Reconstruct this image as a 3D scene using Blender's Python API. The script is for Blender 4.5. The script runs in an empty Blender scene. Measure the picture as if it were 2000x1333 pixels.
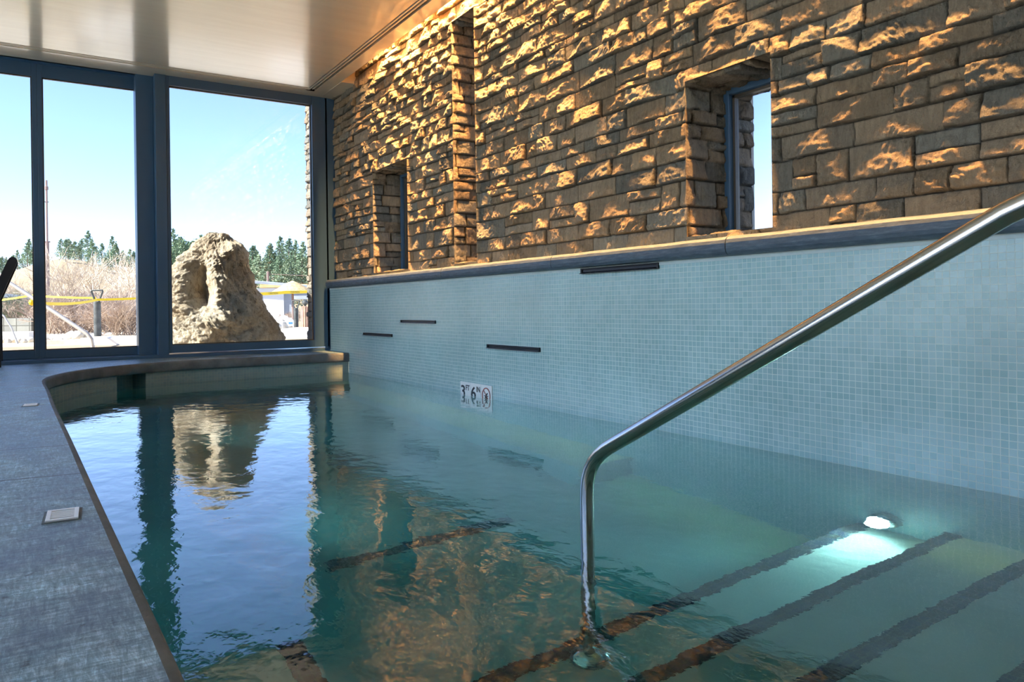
import bpy, bmesh, math, random
import numpy as np
from mathutils import Vector, Matrix, Euler

C = bpy.context.scene.collection
SC = bpy.context.scene
R = math.radians
PI = math.pi

# ------------------------------------------------------------------ camera
CAM_H = 0.65            # metres above the water surface (water is z = 0)
YAW = R(32.8)           # clockwise from +Y; the tiled wall runs along +Y
cam_d = bpy.data.cameras.new('camera')
cam = bpy.data.objects.new('camera', cam_d); C.objects.link(cam)
cam_d.sensor_width = 36.0
cam_d.lens = 36.0 * 1463 / 2000
cam_d.shift_y = -(666.5 - 598.5) / 2000
cam_d.clip_end = 2000; cam_d.clip_start = 0.02
_f = Vector((math.sin(YAW), math.cos(YAW), 0)); _r = Vector((math.cos(YAW), -math.sin(YAW), 0)); _u = Vector((0, 0, 1))
_roll = math.atan(0.0135)
_x = _r * math.cos(_roll) - _u * math.sin(_roll)
_y = _r * math.sin(_roll) + _u * math.cos(_roll)
M = Matrix((_x, _y, -_f)).transposed().to_4x4()
M.translation = (0, 0, CAM_H)
cam.matrix_world = M
SC.camera = cam

# ------------------------------------------------------------------ world, sun, exposure
SC.view_settings.view_transform = 'Standard'
SC.view_settings.look = 'None'
SC.view_settings.gamma = 1.0
SC.view_settings.use_curve_mapping = False
SC.view_settings.exposure = 1.45
SC.cycles.use_denoising = True
SC.cycles.max_bounces = 14
SC.cycles.diffuse_bounces = 5
SC.cycles.glossy_bounces = 5
SC.cycles.transmission_bounces = 10
SC.cycles.transparent_max_bounces = 16
SC.cycles.sample_clamp_indirect = 6.0

SUN_DIR = Vector((-0.80, 0.12, 0.62)).normalized()    # towards the sun
w = bpy.data.worlds.new('world'); SC.world = w; w.use_nodes = True
nt = w.node_tree; nt.nodes.clear()
out = nt.nodes.new('ShaderNodeOutputWorld'); bg = nt.nodes.new('ShaderNodeBackground')
sky = nt.nodes.new('ShaderNodeTexSky'); sky.sky_type = 'NISHITA'
sky.sun_disc = False; sky.sun_elevation = math.asin(SUN_DIR.z)
sky.sun_rotation = math.atan2(SUN_DIR.x, SUN_DIR.y)
sky.air_density = 0.9; sky.dust_density = 0.25; sky.ozone_density = 2.6; sky.altitude = 1500
bg.inputs['Strength'].default_value = 0.27
tm = nt.nodes.new('ShaderNodeMix'); tm.data_type = 'RGBA'; tm.blend_type = 'MULTIPLY'; tm.inputs[0].default_value = 1.0
tm.inputs[7].default_value = (1.00, 0.90, 0.90, 1); nt.links.new(sky.outputs[0], tm.inputs[6]); nt.links.new(tm.outputs[2], bg.inputs['Color']); nt.links.new(bg.outputs[0], out.inputs['Surface'])

sd = bpy.data.lights.new('sun', 'SUN'); sd.energy = 11.0; sd.angle = R(0.6); sd.color = (1.0, 0.93, 0.82)
so = bpy.data.objects.new('sun', sd); C.objects.link(so)
so.rotation_euler = (-SUN_DIR).to_track_quat('-Z', 'Y').to_euler()
so.location = (-20, 0, 20)

WALL_TILE_X = 2.72
STONE_X = 2.80
WIN_Y = 7.85
CEIL = 2.92
DECK = 0.20

# cove wash lamps above the ceiling edge (the warm grazing light on the stone)
def area(name, loc, rot, sx, sy, power, col, spread=180):
    d = bpy.data.lights.new(name, 'AREA'); d.shape = 'RECTANGLE'; d.size = sx; d.size_y = sy
    d.energy = power; d.color = col; d.spread = R(spread)
    o = bpy.data.objects.new(name, d); C.objects.link(o); o.location = loc; o.rotation_euler = rot
    return o
COVE_COL = (1.0, 0.50, 0.165)
# ------------------------------------------------------------------ helpers
def tag(o, label=None, cat=None, group=None, kind=None):
    if label: o['label'] = label
    if cat: o['category'] = cat
    if group: o['group'] = group
    if kind: o['kind'] = kind
    return o

def empty(name, loc, rz=0, label=None, cat=None, group=None, kind=None):
    o = bpy.data.objects.new(name, None); C.objects.link(o)
    o.location = loc; o.rotation_euler = (0, 0, rz); o.empty_display_size = 0.1
    return tag(o, label, cat, group, kind)

class MB:
    def __init__(s): s.v = []; s.f = []
    def add(s, vs, fs):
        n = len(s.v); s.v += [tuple(p) for p in vs]; s.f += [tuple(i + n for i in f) for f in fs]; return s
    def box(s, x0, x1, y0, y1, z0, z1):
        vs = [(x, y, z) for x in (x0, x1) for y in (y0, y1) for z in (z0, z1)]
        fs = [(0, 1, 3, 2), (4, 6, 7, 5), (0, 4, 5, 1), (2, 3, 7, 6), (0, 2, 6, 4), (1, 5, 7, 3)]
        return s.add(vs, fs)
    def obox(s, c, ax, half):
        c = Vector(c); vs = []
        for i in (-1, 1):
            for j in (-1, 1):
                for k in (-1, 1):
                    vs.append(c + ax[0] * half[0] * i + ax[1] * half[1] * j + ax[2] * half[2] * k)
        return s.add(vs, [(0, 1, 3, 2), (4, 6, 7, 5), (0, 4, 5, 1), (2, 3, 7, 6), (0, 2, 6, 4), (1, 5, 7, 3)])
    def tube(s, pts, r, n=10, cap=True):
        pts = [Vector(p) for p in pts]
        rs = r if isinstance(r, (list, tuple)) else [r] * len(pts)
        t0 = (pts[1] - pts[0]).normalized()
        a = t0.orthogonal().normalized()
        vs = []
        for i, p in enumerate(pts):
            if i == 0: t = pts[1] - pts[0]
            elif i == len(pts) - 1: t = pts[-1] - pts[-2]
            else: t = (pts[i + 1] - pts[i]).normalized() + (pts[i] - pts[i - 1]).normalized()
            t.normalize()
            a = (a - t * a.dot(t)).normalized(); b = t.cross(a)
            for k in range(n):
                q = 2 * PI * k / n
                vs.append(p + (a * math.cos(q) + b * math.sin(q)) * rs[i])
        fs = []
        for i in range(len(pts) - 1):
            for k in range(n):
                k2 = (k + 1) % n
                fs.append((i * n + k, i * n + k2, (i + 1) * n + k2, (i + 1) * n + k))
        if cap:
            fs.append(tuple(range(n - 1, -1, -1))); fs.append(tuple((len(pts) - 1) * n + k for k in range(n)))
        return s.add(vs, fs)
    def lathe(s, prof, c=(0, 0, 0), n=24):
        vs = []; fs = []
        for (r_, z_) in prof:
            for k in range(n):
                q = 2 * PI * k / n
                vs.append((c[0] + r_ * math.cos(q), c[1] + r_ * math.sin(q), c[2] + z_))
        for i in range(len(prof) - 1):
            for k in range(n):
                k2 = (k + 1) % n
                fs.append((i * n + k, i * n + k2, (i + 1) * n + k2, (i + 1) * n + k))
        fs.append(tuple(range(n - 1, -1, -1))); fs.append(tuple((len(prof) - 1) * n + k for k in range(n)))
        return s.add(vs, fs)
    def build(s, name, mat=None, parent=None, smooth=False, bevel=0, loc=None):
        me = bpy.data.meshes.new(name); me.from_pydata(s.v, [], s.f); me.update()
        bm = bmesh.new(); bm.from_mesh(me); bmesh.ops.recalc_face_normals(bm, faces=bm.faces); bm.to_mesh(me); bm.free()
        if smooth: me.polygons.foreach_set('use_smooth', [True] * len(me.polygons))
        if mat: me.materials.append(mat)
        o = bpy.data.objects.new(name, me); C.objects.link(o)
        if parent: o.parent = parent
        if loc: o.location = loc
        if bevel:
            m = o.modifiers.new('bevel', 'BEVEL'); m.width = bevel; m.segments = 2; m.limit_method = 'ANGLE'; m.angle_limit = R(40)
        return o

def grid_mesh(name, P, mat, keep=None, col=None, parent=None, smooth=True, flip=False):
    n, m = P.shape[:2]
    idx = np.arange(n * m).reshape(n, m)
    q = np.stack([idx[:-1, :-1], idx[1:, :-1], idx[1:, 1:], idx[:-1, 1:]], -1)
    if flip: q = q[..., ::-1]
    if keep is not None: q = q[keep]
    q = q.reshape(-1, 4)
    me = bpy.data.meshes.new(name)
    me.vertices.add(n * m); me.vertices.foreach_set('co', P.reshape(-1).astype(np.float32))
    me.loops.add(len(q) * 4); me.loops.foreach_set('vertex_index', q.reshape(-1).astype(np.int32))
    me.polygons.add(len(q)); me.polygons.foreach_set('loop_start', (np.arange(len(q)) * 4).astype(np.int32))
    me.update(calc_edges=True)
    if smooth: me.polygons.foreach_set('use_smooth', np.ones(len(q), bool))
    if col is not None:
        a = me.color_attributes.new('stone_colour', 'FLOAT_COLOR', 'POINT')
        c4 = np.ones((n * m, 4), np.float32); c4[:, :3] = col.reshape(-1, 3)
        a.data.foreach_set('color', c4.reshape(-1))
    if mat: me.materials.append(mat)
    me.validate()
    o = bpy.data.objects.new(name, me); C.objects.link(o)
    if parent: o.parent = parent
    return o

def copy_tree(o, parent=None):
    c = o.copy(); C.objects.link(c); c.parent = parent
    for ch in list(o.children): copy_tree(ch, c)
    return c

# numpy value noise ------------------------------------------------
def _hash(ix, iy, seed):
    h = (ix.astype(np.int64) * 374761393 + iy.astype(np.int64) * 668265263 + seed * 1274126177) & 0xffffffff
    h = ((h ^ (h >> 13)) * 1274126177) & 0xffffffff
    return ((h ^ (h >> 16)) & 0xffff) / 65535.0
def vnoise(x, y, seed=0):
    ix = np.floor(x); iy = np.floor(y); fx = x - ix; fy = y - iy
    fx = fx * fx * (3 - 2 * fx); fy = fy * fy * (3 - 2 * fy)
    a = _hash(ix, iy, seed); b = _hash(ix + 1, iy, seed); c = _hash(ix, iy + 1, seed); d = _hash(ix + 1, iy + 1, seed)
    return (a * (1 - fx) + b * fx) * (1 - fy) + (c * (1 - fx) + d * fx) * fy - 0.5
def fbm(x, y, seed=0, oct=4):
    s = 0; a = 1.0
    for k in range(oct):
        s = s + a * vnoise(x * 2 ** k + k * 7.3, y * 2 ** k - k * 3.1, seed + k); a *= 0.5
    return s
def sstep(e0, e1, x):
    t = np.clip((x - e0) / (e1 - e0), 0, 1); return t * t * (3 - 2 * t)

# ------------------------------------------------------------------ materials
def mat(name, col=(0.5, 0.5, 0.5), rough=0.5, metal=0.0, spec=0.5, **kw):
    m = bpy.data.materials.new(name); m.use_nodes = True
    b = m.node_tree.nodes['Principled BSDF']
    b.inputs['Base Color'].default_value = (*col, 1); b.inputs['Roughness'].default_value = rough
    b.inputs['Metallic'].default_value = metal; b.inputs['Specular IOR Level'].default_value = spec
    for k, v in kw.items(): b.inputs[k].default_value = v
    return m
class NT:
    def __init__(s, m): s.m = m; s.t = m.node_tree; s.b = s.t.nodes.get('Principled BSDF')
    def n(s, typ, **kw):
        nd = s.t.nodes.new(typ)
        for k, v in kw.items():
            if k.startswith('i_'):
                key = k[2:]; key = int(key) if key.isdigit() else key.replace('_', ' ')
                nd.inputs[key].default_value = v
            else: setattr(nd, k, v)
        return nd
    def l(s, a, b): s.t.links.new(a, b)
    def pos(s): return s.n('ShaderNodeNewGeometry').outputs['Position']
    def mapping(s, vec, scale=(1, 1, 1), loc=(0, 0, 0), rot=(0, 0, 0)):
        mp = s.n('ShaderNodeMapping'); mp.inputs['Scale'].default_value = scale; mp.inputs['Location'].default_value = loc
        mp.inputs['Rotation'].default_value = rot; s.l(vec, mp.inputs[0]); return mp.outputs[0]
    def noise(s, vec, scale, detail=4, rough=0.55, dist=0):
        nd = s.n('ShaderNodeTexNoise'); nd.inputs['Scale'].default_value = scale; nd.inputs['Detail'].default_value = detail
        nd.inputs['Roughness'].default_value = rough; nd.inputs['Distortion'].default_value = dist; s.l(vec, nd.inputs['Vector']); return nd.outputs['Fac']
    def ramp(s, fac, stops):
        nd = s.n('ShaderNodeValToRGB'); cr = nd.color_ramp
        while len(cr.elements) > 1: cr.elements.remove(cr.elements[-1])
        cr.elements[0].position = stops[0][0]; cr.elements[0].color = (*stops[0][1], 1)
        for p, c in stops[1:]:
            e = cr.elements.new(p); e.color = (*c, 1)
        s.l(fac, nd.inputs[0]); return nd.outputs[0]
    def mix(s, a, b, fac, mode='MIX'):
        nd = s.n('ShaderNodeMix'); nd.data_type = 'RGBA'; nd.blend_type = mode
        for sock, v in ((nd.inputs[0], fac), (nd.inputs[6], a), (nd.inputs[7], b)):
            if isinstance(v, (int, float)): sock.default_value = v
            elif isinstance(v, tuple): sock.default_value = (*v, 1)
            else: s.l(v, sock)
        return nd.outputs[2]
    def math(s, op, a, b=0.0):
        nd = s.n('ShaderNodeMath'); nd.operation = op
        for i, v in enumerate((a, b)):
            if isinstance(v, (int, float)): nd.inputs[i].default_value = v
            else: s.l(v, nd.inputs[i])
        return nd.outputs[0]
    def bump(s, h, strength=0.5, dist=0.01, normal=None):
        nd = s.n('ShaderNodeBump'); nd.inputs['Strength'].default_value = strength; nd.inputs['Distance'].default_value = dist
        s.l(h, nd.inputs['Height'])
        if normal is not None: s.l(normal, nd.inputs['Normal'])
        return nd.outputs[0]
def noisy(name, c1, c2, scale=5, rough=0.8, bump=0.3, bscale=30, bdist=0.01, spec=0.3, det=5):
    m = mat(name, c1, rough, 0, spec); k = NT(m); p = k.pos()
    k.l(k.ramp(k.noise(p, scale, det), [(0.35, c1), (0.65, c2)]), k.b.inputs['Base Color'])
    if bump: k.l(k.bump(k.noise(p, bscale, det), bump, bdist), k.b.inputs['Normal'])
    return m

# stone
m_stone = mat('stacked_stone', (0.3, 0.25, 0.2), 0.85, 0, 0.25); k = NT(m_stone)
att = k.n('ShaderNodeAttribute', attribute_name='stone_colour').outputs['Color']; p = k.pos()
vein = k.noise(k.mapping(p, (14, 14, 3)), 3.0, 6, 0.65, 0.6)
g = k.ramp(vein, [(0.25, (0.72, 0.72, 0.72)), (0.75, (1.3, 1.27, 1.2))])
c = k.mix(att, g, 1.0, 'MULTIPLY')
k.l(c, k.b.inputs['Base Color'])
n1 = k.noise(k.mapping(p, (26, 26, 9)), 4.0, 6, 0.7); n2 = k.noise(p, 60, 4, 0.6)
bm1 = k.bump(n1, 1.0, 0.014); bm2 = k.bump(n2, 1.0, 0.010, bm1)
k.l(bm2, k.b.inputs['Normal'])

# mosaic tile, wall coordinates from position: (along, up)
def mosaic(name, c1, c2, grout, ax='yz', pitch=0.026, rough=0.22, groutw=0.0015, noise_amt=0.12):
    m = mat(name, c1, rough, 0, 0.5); k = NT(m); p = k.pos()
    sep = k.n('ShaderNodeSeparateXYZ'); k.l(p, sep.inputs[0])
    cmb = k.n('ShaderNodeCombineXYZ')
    d = {'x': 0, 'y': 1, 'z': 2}
    k.l(sep.outputs[d[ax[0]]], cmb.inputs[0]); k.l(sep.outputs[d[ax[1]]], cmb.inputs[1])
    wob = k.noise(k.mapping(p, (1, 1, 1)), 9, 2)
    v = k.n('ShaderNodeVectorMath', operation='ADD'); k.l(cmb.outputs[0], v.inputs[0])
    wv = k.n('ShaderNodeCombineXYZ'); kk = k.math('MULTIPLY', k.math('SUBTRACT', wob, 0.5), 0.004); k.l(kk, wv.inputs[0]); k.l(kk, wv.inputs[1])
    k.l(wv.outputs[0], v.inputs[1])
    br = k.n('ShaderNodeTexBrick', offset=0.0, squash=1.0)
    br.inputs['Scale'].default_value = 1.0; br.inputs['Brick Width'].default_value = pitch; br.inputs['Row Height'].default_value = pitch
    br.inputs['Mortar Size'].default_value = groutw; br.inputs['Mortar Smooth'].default_value = 0.25; br.inputs['Bias'].default_value = 0
    br.inputs['Color1'].default_value = (*c1, 1); br.inputs['Color2'].default_value = (*c2, 1); br.inputs['Mortar'].default_value = (*grout, 1)
    k.l(v.outputs[0], br.inputs['Vector'])
    cc = k.mix(br.outputs['Color'], k.ramp(k.noise(p, 1.3, 3), [(0.3, (1 - noise_amt,) * 3), (0.7, (1 + noise_amt,) * 3)]), 1.0, 'MULTIPLY')
    k.l(cc, k.b.inputs['Base Color'])
    rr = k.math('ADD', k.math('MULTIPLY', br.outputs['Fac'], 0.5), rough); k.l(rr, k.b.inputs['Roughness'])
    inv = k.math('SUBTRACT', 1.0, br.outputs['Fac'])
    b1 = k.bump(inv, 0.5, 0.0012)
    # each tile tilts a touch
    b2 = k.bump(k.noise(p, 22, 2), 0.25, 0.004, b1)
    k.l(b2, k.b.inputs['Normal'])
    return m
m_tile = mosaic('glass_mosaic_tile', (0.30, 0.48, 0.50), (0.38, 0.55, 0.57), (0.62, 0.72, 0.68))
m_tile_x = mosaic('glass_mosaic_tile_end', (0.30, 0.44, 0.47), (0.36, 0.50, 0.52), (0.52, 0.60, 0.55), 'xz')
m_tile_curve = mosaic('pool_edge_mosaic', (0.25, 0.35, 0.36), (0.30, 0.40, 0.40), (0.34, 0.40, 0.38), 'xz')
m_dark_tile = mosaic('dark_nosing_mosaic', (0.008, 0.016, 0.05), (0.030, 0.022, 0.015), (0.09, 0.11, 0.09), 'xy', 0.026, 0.5, 0.0016, 0.3)
m_dark_riser = mosaic('dark_nosing_mosaic_riser', (0.008, 0.016, 0.05), (0.030, 0.022, 0.015), (0.09, 0.11, 0.09), 'xz', 0.026, 0.5, 0.0016, 0.3)
m_pebble_band = mosaic('grey_floor_mosaic', (0.10, 0.15, 0.17), (0.14, 0.14, 0.13), (0.3, 0.35, 0.34), 'xy', 0.026, 0.3, 0.0025, 0.3)
m_plaster = noisy('pool_plaster', (0.46, 0.50, 0.43), (0.54, 0.57, 0.49), 3, 0.8, 0.15, 60, 0.003)
m_grout_strip = noisy('pale_grout_strip', (0.50, 0.60, 0.60), (0.60, 0.68, 0.66), 12, 0.6, 0.1, 60, 0.002)

# concrete deck: broom and cross-hatched texture
m_deck = mat('brushed_concrete', (0.2, 0.22, 0.26), 0.55, 0, 0.4); k = NT(m_deck); p = k.pos()
h1 = k.noise(k.mapping(p, (14, 110, 10)), 1.0, 8, 0.8, 0.5); h2 = k.noise(k.mapping(p, (120, 18, 10)), 1.0, 8, 0.8, 0.5)
hh = k.math('ADD', k.math('MULTIPLY', h1, 0.5), k.math('MULTIPLY', h2, 0.5))
cloud = k.noise(p, 4.5, 8, 0.72, 0.4); spots = k.noise(p, 42, 5, 0.7)
c = k.ramp(hh, [(0.36, (0.06, 0.105, 0.15)), (0.50, (0.18, 0.28, 0.36)), (0.64, (0.56, 0.74, 0.86))])
c = k.mix(c, k.ramp(cloud, [(0.34, (0.38, 0.40, 0.46)), (0.50, (0.95, 0.96, 0.97)), (0.64, (1.65, 1.7, 1.68))]), 1.0, 'MULTIPLY')
c = k.mix(c, k.ramp(spots, [(0.30, (0.35, 0.33, 0.33)), (0.40, (1, 1, 1)), (1.0, (1.1, 1.1, 1.1))]), 1.0, 'MULTIPLY')
sep = k.n('ShaderNodeSeparateXYZ'); k.l(p, sep.inputs[0])
yy = k.math('ADD', sep.outputs[1], k.math('MULTIPLY', sep.outputs[0], 0.12))
jt = None
for y0 in (2.425, 2.965, 4.31, 5.6):
    e = k.math('LESS_THAN', k.math('ABSOLUTE', k.math('SUBTRACT', yy, y0)), 0.005)
    jt = e if jt is None else k.math('MAXIMUM', jt, e)
c = k.mix(c, (0.03, 0.033, 0.04), jt)
k.l(c, k.b.inputs['Base Color'])
k.l(k.ramp(cloud, [(0.3, (0.30,) * 3), (0.7, (0.55,) * 3)]), k.b.inputs['Roughness'])
b1 = k.bump(hh, 0.5, 0.003); k.l(k.bump(spots, 0.35, 0.004, b1), k.b.inputs['Normal'])

m_coping_side = noisy('coping_concrete_edge', (0.11, 0.13, 0.15), (0.19, 0.21, 0.225), 8, 0.7, 0.4, 40, 0.006)
m_ledge = mat('dark_concrete_ledge', (0.1, 0.12, 0.15), 0.5, 0, 0.45); k = NT(m_ledge); p = k.pos()
c = k.ramp(k.noise(k.mapping(p, (2, 4, 30)), 3, 6, 0.7), [(0.3, (0.045, 0.065, 0.09)), (0.55, (0.08, 0.112, 0.15)), (0.75, (0.15, 0.195, 0.24))])
k.l(c, k.b.inputs['Base Color']); k.l(k.bump(k.noise(p, 45, 5, 0.7), 0.5, 0.004), k.b.inputs['Normal'])

m_frame = mat('glare_blue_aluminium', (0.050, 0.112, 0.200), 0.4, 0.0, 0.5)  # blue in the base colour stands for veiling glare around the windows
m_frame2 = mat('bronze_window_frame', (0.10, 0.085, 0.065), 0.35, 0.3, 0.5)
m_black = mat('black_metal', (0.012, 0.014, 0.018), 0.35, 0.2, 0.5)
m_blackslot = mat('black_slot', (0.01, 0.012, 0.015), 0.6, 0, 0.3)
m_steel = mat('brushed_stainless', (0.58, 0.56, 0.53), 0.2, 1.0); k = NT(m_steel)
k.l(k.bump(k.noise(k.pos(), 400, 2), 0.05, 0.001), k.b.inputs['Normal'])
m_spout = mat('spout_steel', (0.35, 0.37, 0.4), 0.3, 0.9)
m_white = mat('white_plastic', (0.90, 0.92, 0.94), 0.35)
m_marker = mat('white_ceramic_marker', (0.82, 0.84, 0.84), 0.25)
m_ink = mat('black_marker_ink', (0.02, 0.025, 0.03), 0.4)
m_red = mat('faded_red_ink', (0.35, 0.13, 0.13), 0.5)

m_ceil = mat('satin_beige_ceiling', (0.62, 0.54, 0.42), 0.30, 0, 0.75); k = NT(m_ceil); p = k.pos()
k.l(k.ramp(k.noise(k.mapping(p, (0.7, 6, 1)), 2.0, 5, 0.6), [(0.3, (0.78, 0.64, 0.46)), (0.7, (0.86, 0.73, 0.54))]), k.b.inputs['Base Color'])
k.b.inputs['Coat Weight'].default_value = 1.0; k.b.inputs['Coat Roughness'].default_value = 0.13; k.b.inputs['Coat IOR'].default_value = 2.0
m_slot_metal = mat('slot_metal', (0.75, 0.68, 0.56), 0.3, 0.3)
m_plasterwall = noisy('painted_plaster_wall', (0.50, 0.47, 0.42), (0.56, 0.52, 0.46), 2, 0.8, 0.1, 40, 0.003)

def glass_mat(name, tint=(0.97, 0.985, 0.99), f=1.0):
    m = bpy.data.materials.new(name); m.use_nodes = True; t = m.node_tree; t.nodes.clear()
    o = t.nodes.new('ShaderNodeOutputMaterial'); mx = t.nodes.new('ShaderNodeMixShader'); tr = t.nodes.new('ShaderNodeBsdfTransparent')
    gl = t.nodes.new('ShaderNodeBsdfGlossy'); fr = t.nodes.new('ShaderNodeFresnel'); fr.inputs['IOR'].default_value = 1.45
    tr.inputs[0].default_value = (*tint, 1); gl.inputs['Roughness'].default_value = 0.02
    t.links.new(fr.outputs[0], mx.inputs[0]); t.links.new(tr.outputs[0], mx.inputs[1]); t.links.new(gl.outputs[0], mx.inputs[2])
    t.links.new(mx.outputs[0], o.inputs['Surface']); return m
m_glass = glass_mat('tinted_window_glass', (0.73, 0.765, 0.81))
m_clear = glass_mat('clear_glass')

# water: refracting surface with fine ripples, absorbing volume
m_water = bpy.data.materials.new('pool_water'); m_water.use_nodes = True; k = NT(m_water)
k.b.inputs['Base Color'].default_value = (1, 1, 1, 1); k.b.inputs['Roughness'].default_value = 0.0
k.b.inputs['Transmission Weight'].default_value = 1.0; k.b.inputs['IOR'].default_value = 1.333
p = k.pos()
w1 = k.noise(k.mapping(p, (5.5, 4.0, 1), rot=(0, 0, R(20))), 1.0, 2, 0.5, 0.2)
w2 = k.noise(k.mapping(p, (16, 11, 1), rot=(0, 0, R(-30))), 1.0, 3, 0.5, 0.3)
w3 = k.noise(k.mapping(p, (60, 40, 1), rot=(0, 0, R(33))), 1.0, 3, 0.55, 0.5)
patch = k.ramp(k.noise(p, 0.9, 2), [(0.40, (0.25,) * 3), (0.62, (1, 1, 1))])
hsum = k.math('ADD', k.math('MULTIPLY', w1, 1.0), k.math('ADD', k.math('MULTIPLY', w2, 0.36), k.math('MULTIPLY', k.math('MULTIPLY', w3, 0.085), patch)))
bmp = k.bump(hsum, 1.0, 0.0032); k.l(bmp, k.b.inputs['Normal']); k.l(bmp, k.b.inputs['Coat Normal'])
k.b.inputs['Coat Weight'].default_value = 0.75; k.b.inputs['Coat Roughness'].default_value = 0.0; k.b.inputs['Coat IOR'].default_value = 1.4
va = k.n('ShaderNodeVolumeAbsorption'); va.inputs['Color'].default_value = (0.22, 0.84, 0.92, 1); va.inputs['Density'].default_value = 1.1
k.l(va.outputs[0], k.t.nodes['Material Output'].inputs['Volume'])

# ------------------------------------------------------------------ stacked stone wall
rs = random.Random(11)
def make_courses(z0, z1, rr):
    zs = [z0]
    while zs[-1] < z1: zs.append(zs[-1] + rr.choice([0.055, 0.075, 0.09, 0.1, 0.115, 0.13]) * rr.uniform(0.9, 1.1))
    return zs
COURSES = make_courses(0.935, 3.66, random.Random(5))
class Stones:
    """a random ashlar lay-out of stones over (a, z)"""
    def __init__(s, a0, a1, courses, seed, lmin=0.10, lmax=0.36):
        rr = random.Random(seed); s.c = np.array(courses); s.rows = []; s.P = []
        for ci in range(len(courses) - 1):
            hgt = courses[ci + 1] - courses[ci]; xs = [a0 - rr.uniform(0, .2)]; first = len(s.P)
            while xs[-1] < a1:
                xs.append(xs[-1] + rr.uniform(lmin, lmax) * (0.75 + hgt * 3.0))
            split = []
            for _ in range(len(xs) - 1):
                split.append(rr.uniform(0.35, 0.65) if (hgt > 0.105 and rr.random() < 0.3) else 2.0)
                for q in range(2):
                    pl = []
                    for t in range(4):
                        pl += [rr.uniform(-.38, .38), rr.uniform(-.62, .12), rr.uniform(0.005, 0.024)]
                    warm = rr.random(); br = rr.uniform(0.75, 1.25)
                    c_ = np.array([0.30, 0.250, 0.19]) * (1 - warm) + np.array([0.37, 0.275, 0.18]) * warm
                    if rr.random() < 0.3: c_ = np.array([0.24, 0.225, 0.19])
                    s.P.append([rr.uniform(0.0, 0.020)] + pl + list(c_ * br))
            s.rows.append((np.array(xs), np.array(split), first))
        s.P = np.array(s.P)
    def eval(s, A, Z, seed=0, amp=1.0):
        Aw = A + 0.006 * vnoise(A * 6, Z * 9, seed + 90); Zw = Z + 0.008 * vnoise(A * 4, Z * 4, seed + 91) + 0.0025 * vnoise(A * 25, Z * 25, seed + 92)
        Aw = Aw + 0.005 * vnoise(A * 22, Z * 22, seed + 93)
        ci = np.clip(np.searchsorted(s.c, Zw.ravel()) - 1, 0, len(s.rows) - 1)
        a = Aw.ravel(); z = Zw.ravel(); n = len(a)
        sid = np.zeros(n, int); a0 = np.zeros(n); a1 = np.zeros(n); z0 = s.c[ci].copy(); z1 = s.c[ci + 1].copy()
        for r_ in range(len(s.rows)):
            m_ = ci == r_
            if not m_.any(): continue
            xs, sp, first = s.rows[r_]
            j = np.clip(np.searchsorted(xs, a[m_]) - 1, 0, len(xs) - 2)
            a0[m_] = xs[j]; a1[m_] = xs[j + 1]
            zz0 = s.c[r_]; zz1 = s.c[r_ + 1]; zs_ = zz0 + sp[j] * (zz1 - zz0)
            up = (z[m_] > zs_); has = sp[j] < 1
            t0 = np.where(up & has, zs_, zz0); t1 = np.where(~up & has, zs_, zz1)
            z0[m_] = t0; z1[m_] = t1
            sid[m_] = first + 2 * j + up
        P = s.P[sid]
        du = a - (a0 + a1) / 2; dv = z - (z0 + z1) / 2
        pl = np.full(n, 9.0)
        for t in range(4):
            pl = np.minimum(pl, P[:, 1 + 3 * t] * du + P[:, 2 + 3 * t] * dv + P[:, 3 + 3 * t])
        d = np.minimum(np.minimum(a - a0, a1 - a), np.minimum(z - z0, z1 - z))
        nf = fbm(A * 14, Z * 20, seed, 5).ravel()
        Ar, Zr = A.ravel(), Z.ravel()
        rid = 1 - np.abs(fbm(Ar * 9 + P[:, 1] * 20 + Zr * 5, Zr * 13 + P[:, 2] * 20, seed + 40, 4)) * 2.2
        h = P[:, 0] + 0.75 * pl + 0.005 * nf + 0.005 * (rid - 0.6) + 0.0080 * vnoise(Ar * 85 + 20 * vnoise(Ar * 5, Zr * 5, 3), Zr * 45, seed + 66) * (0.3 + 1.4 * _hash(sid, sid * 0, 7)) + 0.005 * vnoise(Ar * 38, Zr * 90, seed + 67)
        h -= 0.005 * (1 - sstep(0.0, 0.008, d))
        h = np.maximum(h, -0.004) * amp
        joint = 1 - sstep(0.0018, 0.0042, d)
        h = h * (1 - joint) + (-0.012) * joint
        colr = P[:, 13:16] * (1 - 0.75 * joint)[:, None]
        return h.reshape(A.shape), colr.reshape(A.shape + (3,)), joint.reshape(A.shape)

OPEN = [(5.965, 6.74, 0.985, 1.955), (4.775, 5.12, 0.985, 2.86), (2.165, 2.68, 0.985, 1.765)]   # y0, y1, z0, z1
WALL_END = 8.83
face = Stones(-4.2, 9.0, COURSES, 3)
ys = set(np.round(np.concatenate([np.arange(-4.0, 0.9, 0.05), np.arange(0.9, WALL_END, 0.0055), [WALL_END]]), 5))
zs = set(np.round(np.arange(0.935, 3.602, 0.0055), 5))
def snap(arr, vals):
    arr = np.array(sorted(arr))
    for v in vals: arr[np.argmin(np.abs(arr - v))] = v
    return arr
ys = snap(ys, [v for o in OPEN for v in o[:2]]); zs = snap(zs, [v for o in OPEN for v in o[2:]])
Y, Z = np.meshgrid(ys, zs, indexing='ij')
H, COL, J = face.eval(Y, Z)
EDGE = 0.024
for (y0, y1, z0, z1) in OPEN:
    dy = np.maximum(np.maximum(y0 - Y, Y - y1), 0); dz = np.maximum(np.maximum(z0 - Z, Z - z1), 0)
    d = np.hypot(dy, dz); wgt = 1 - sstep(0.0, 0.03, d)
    H = H * (1 - wgt) + np.where(J > 0.5, 0.016, EDGE) * wgt
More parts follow.
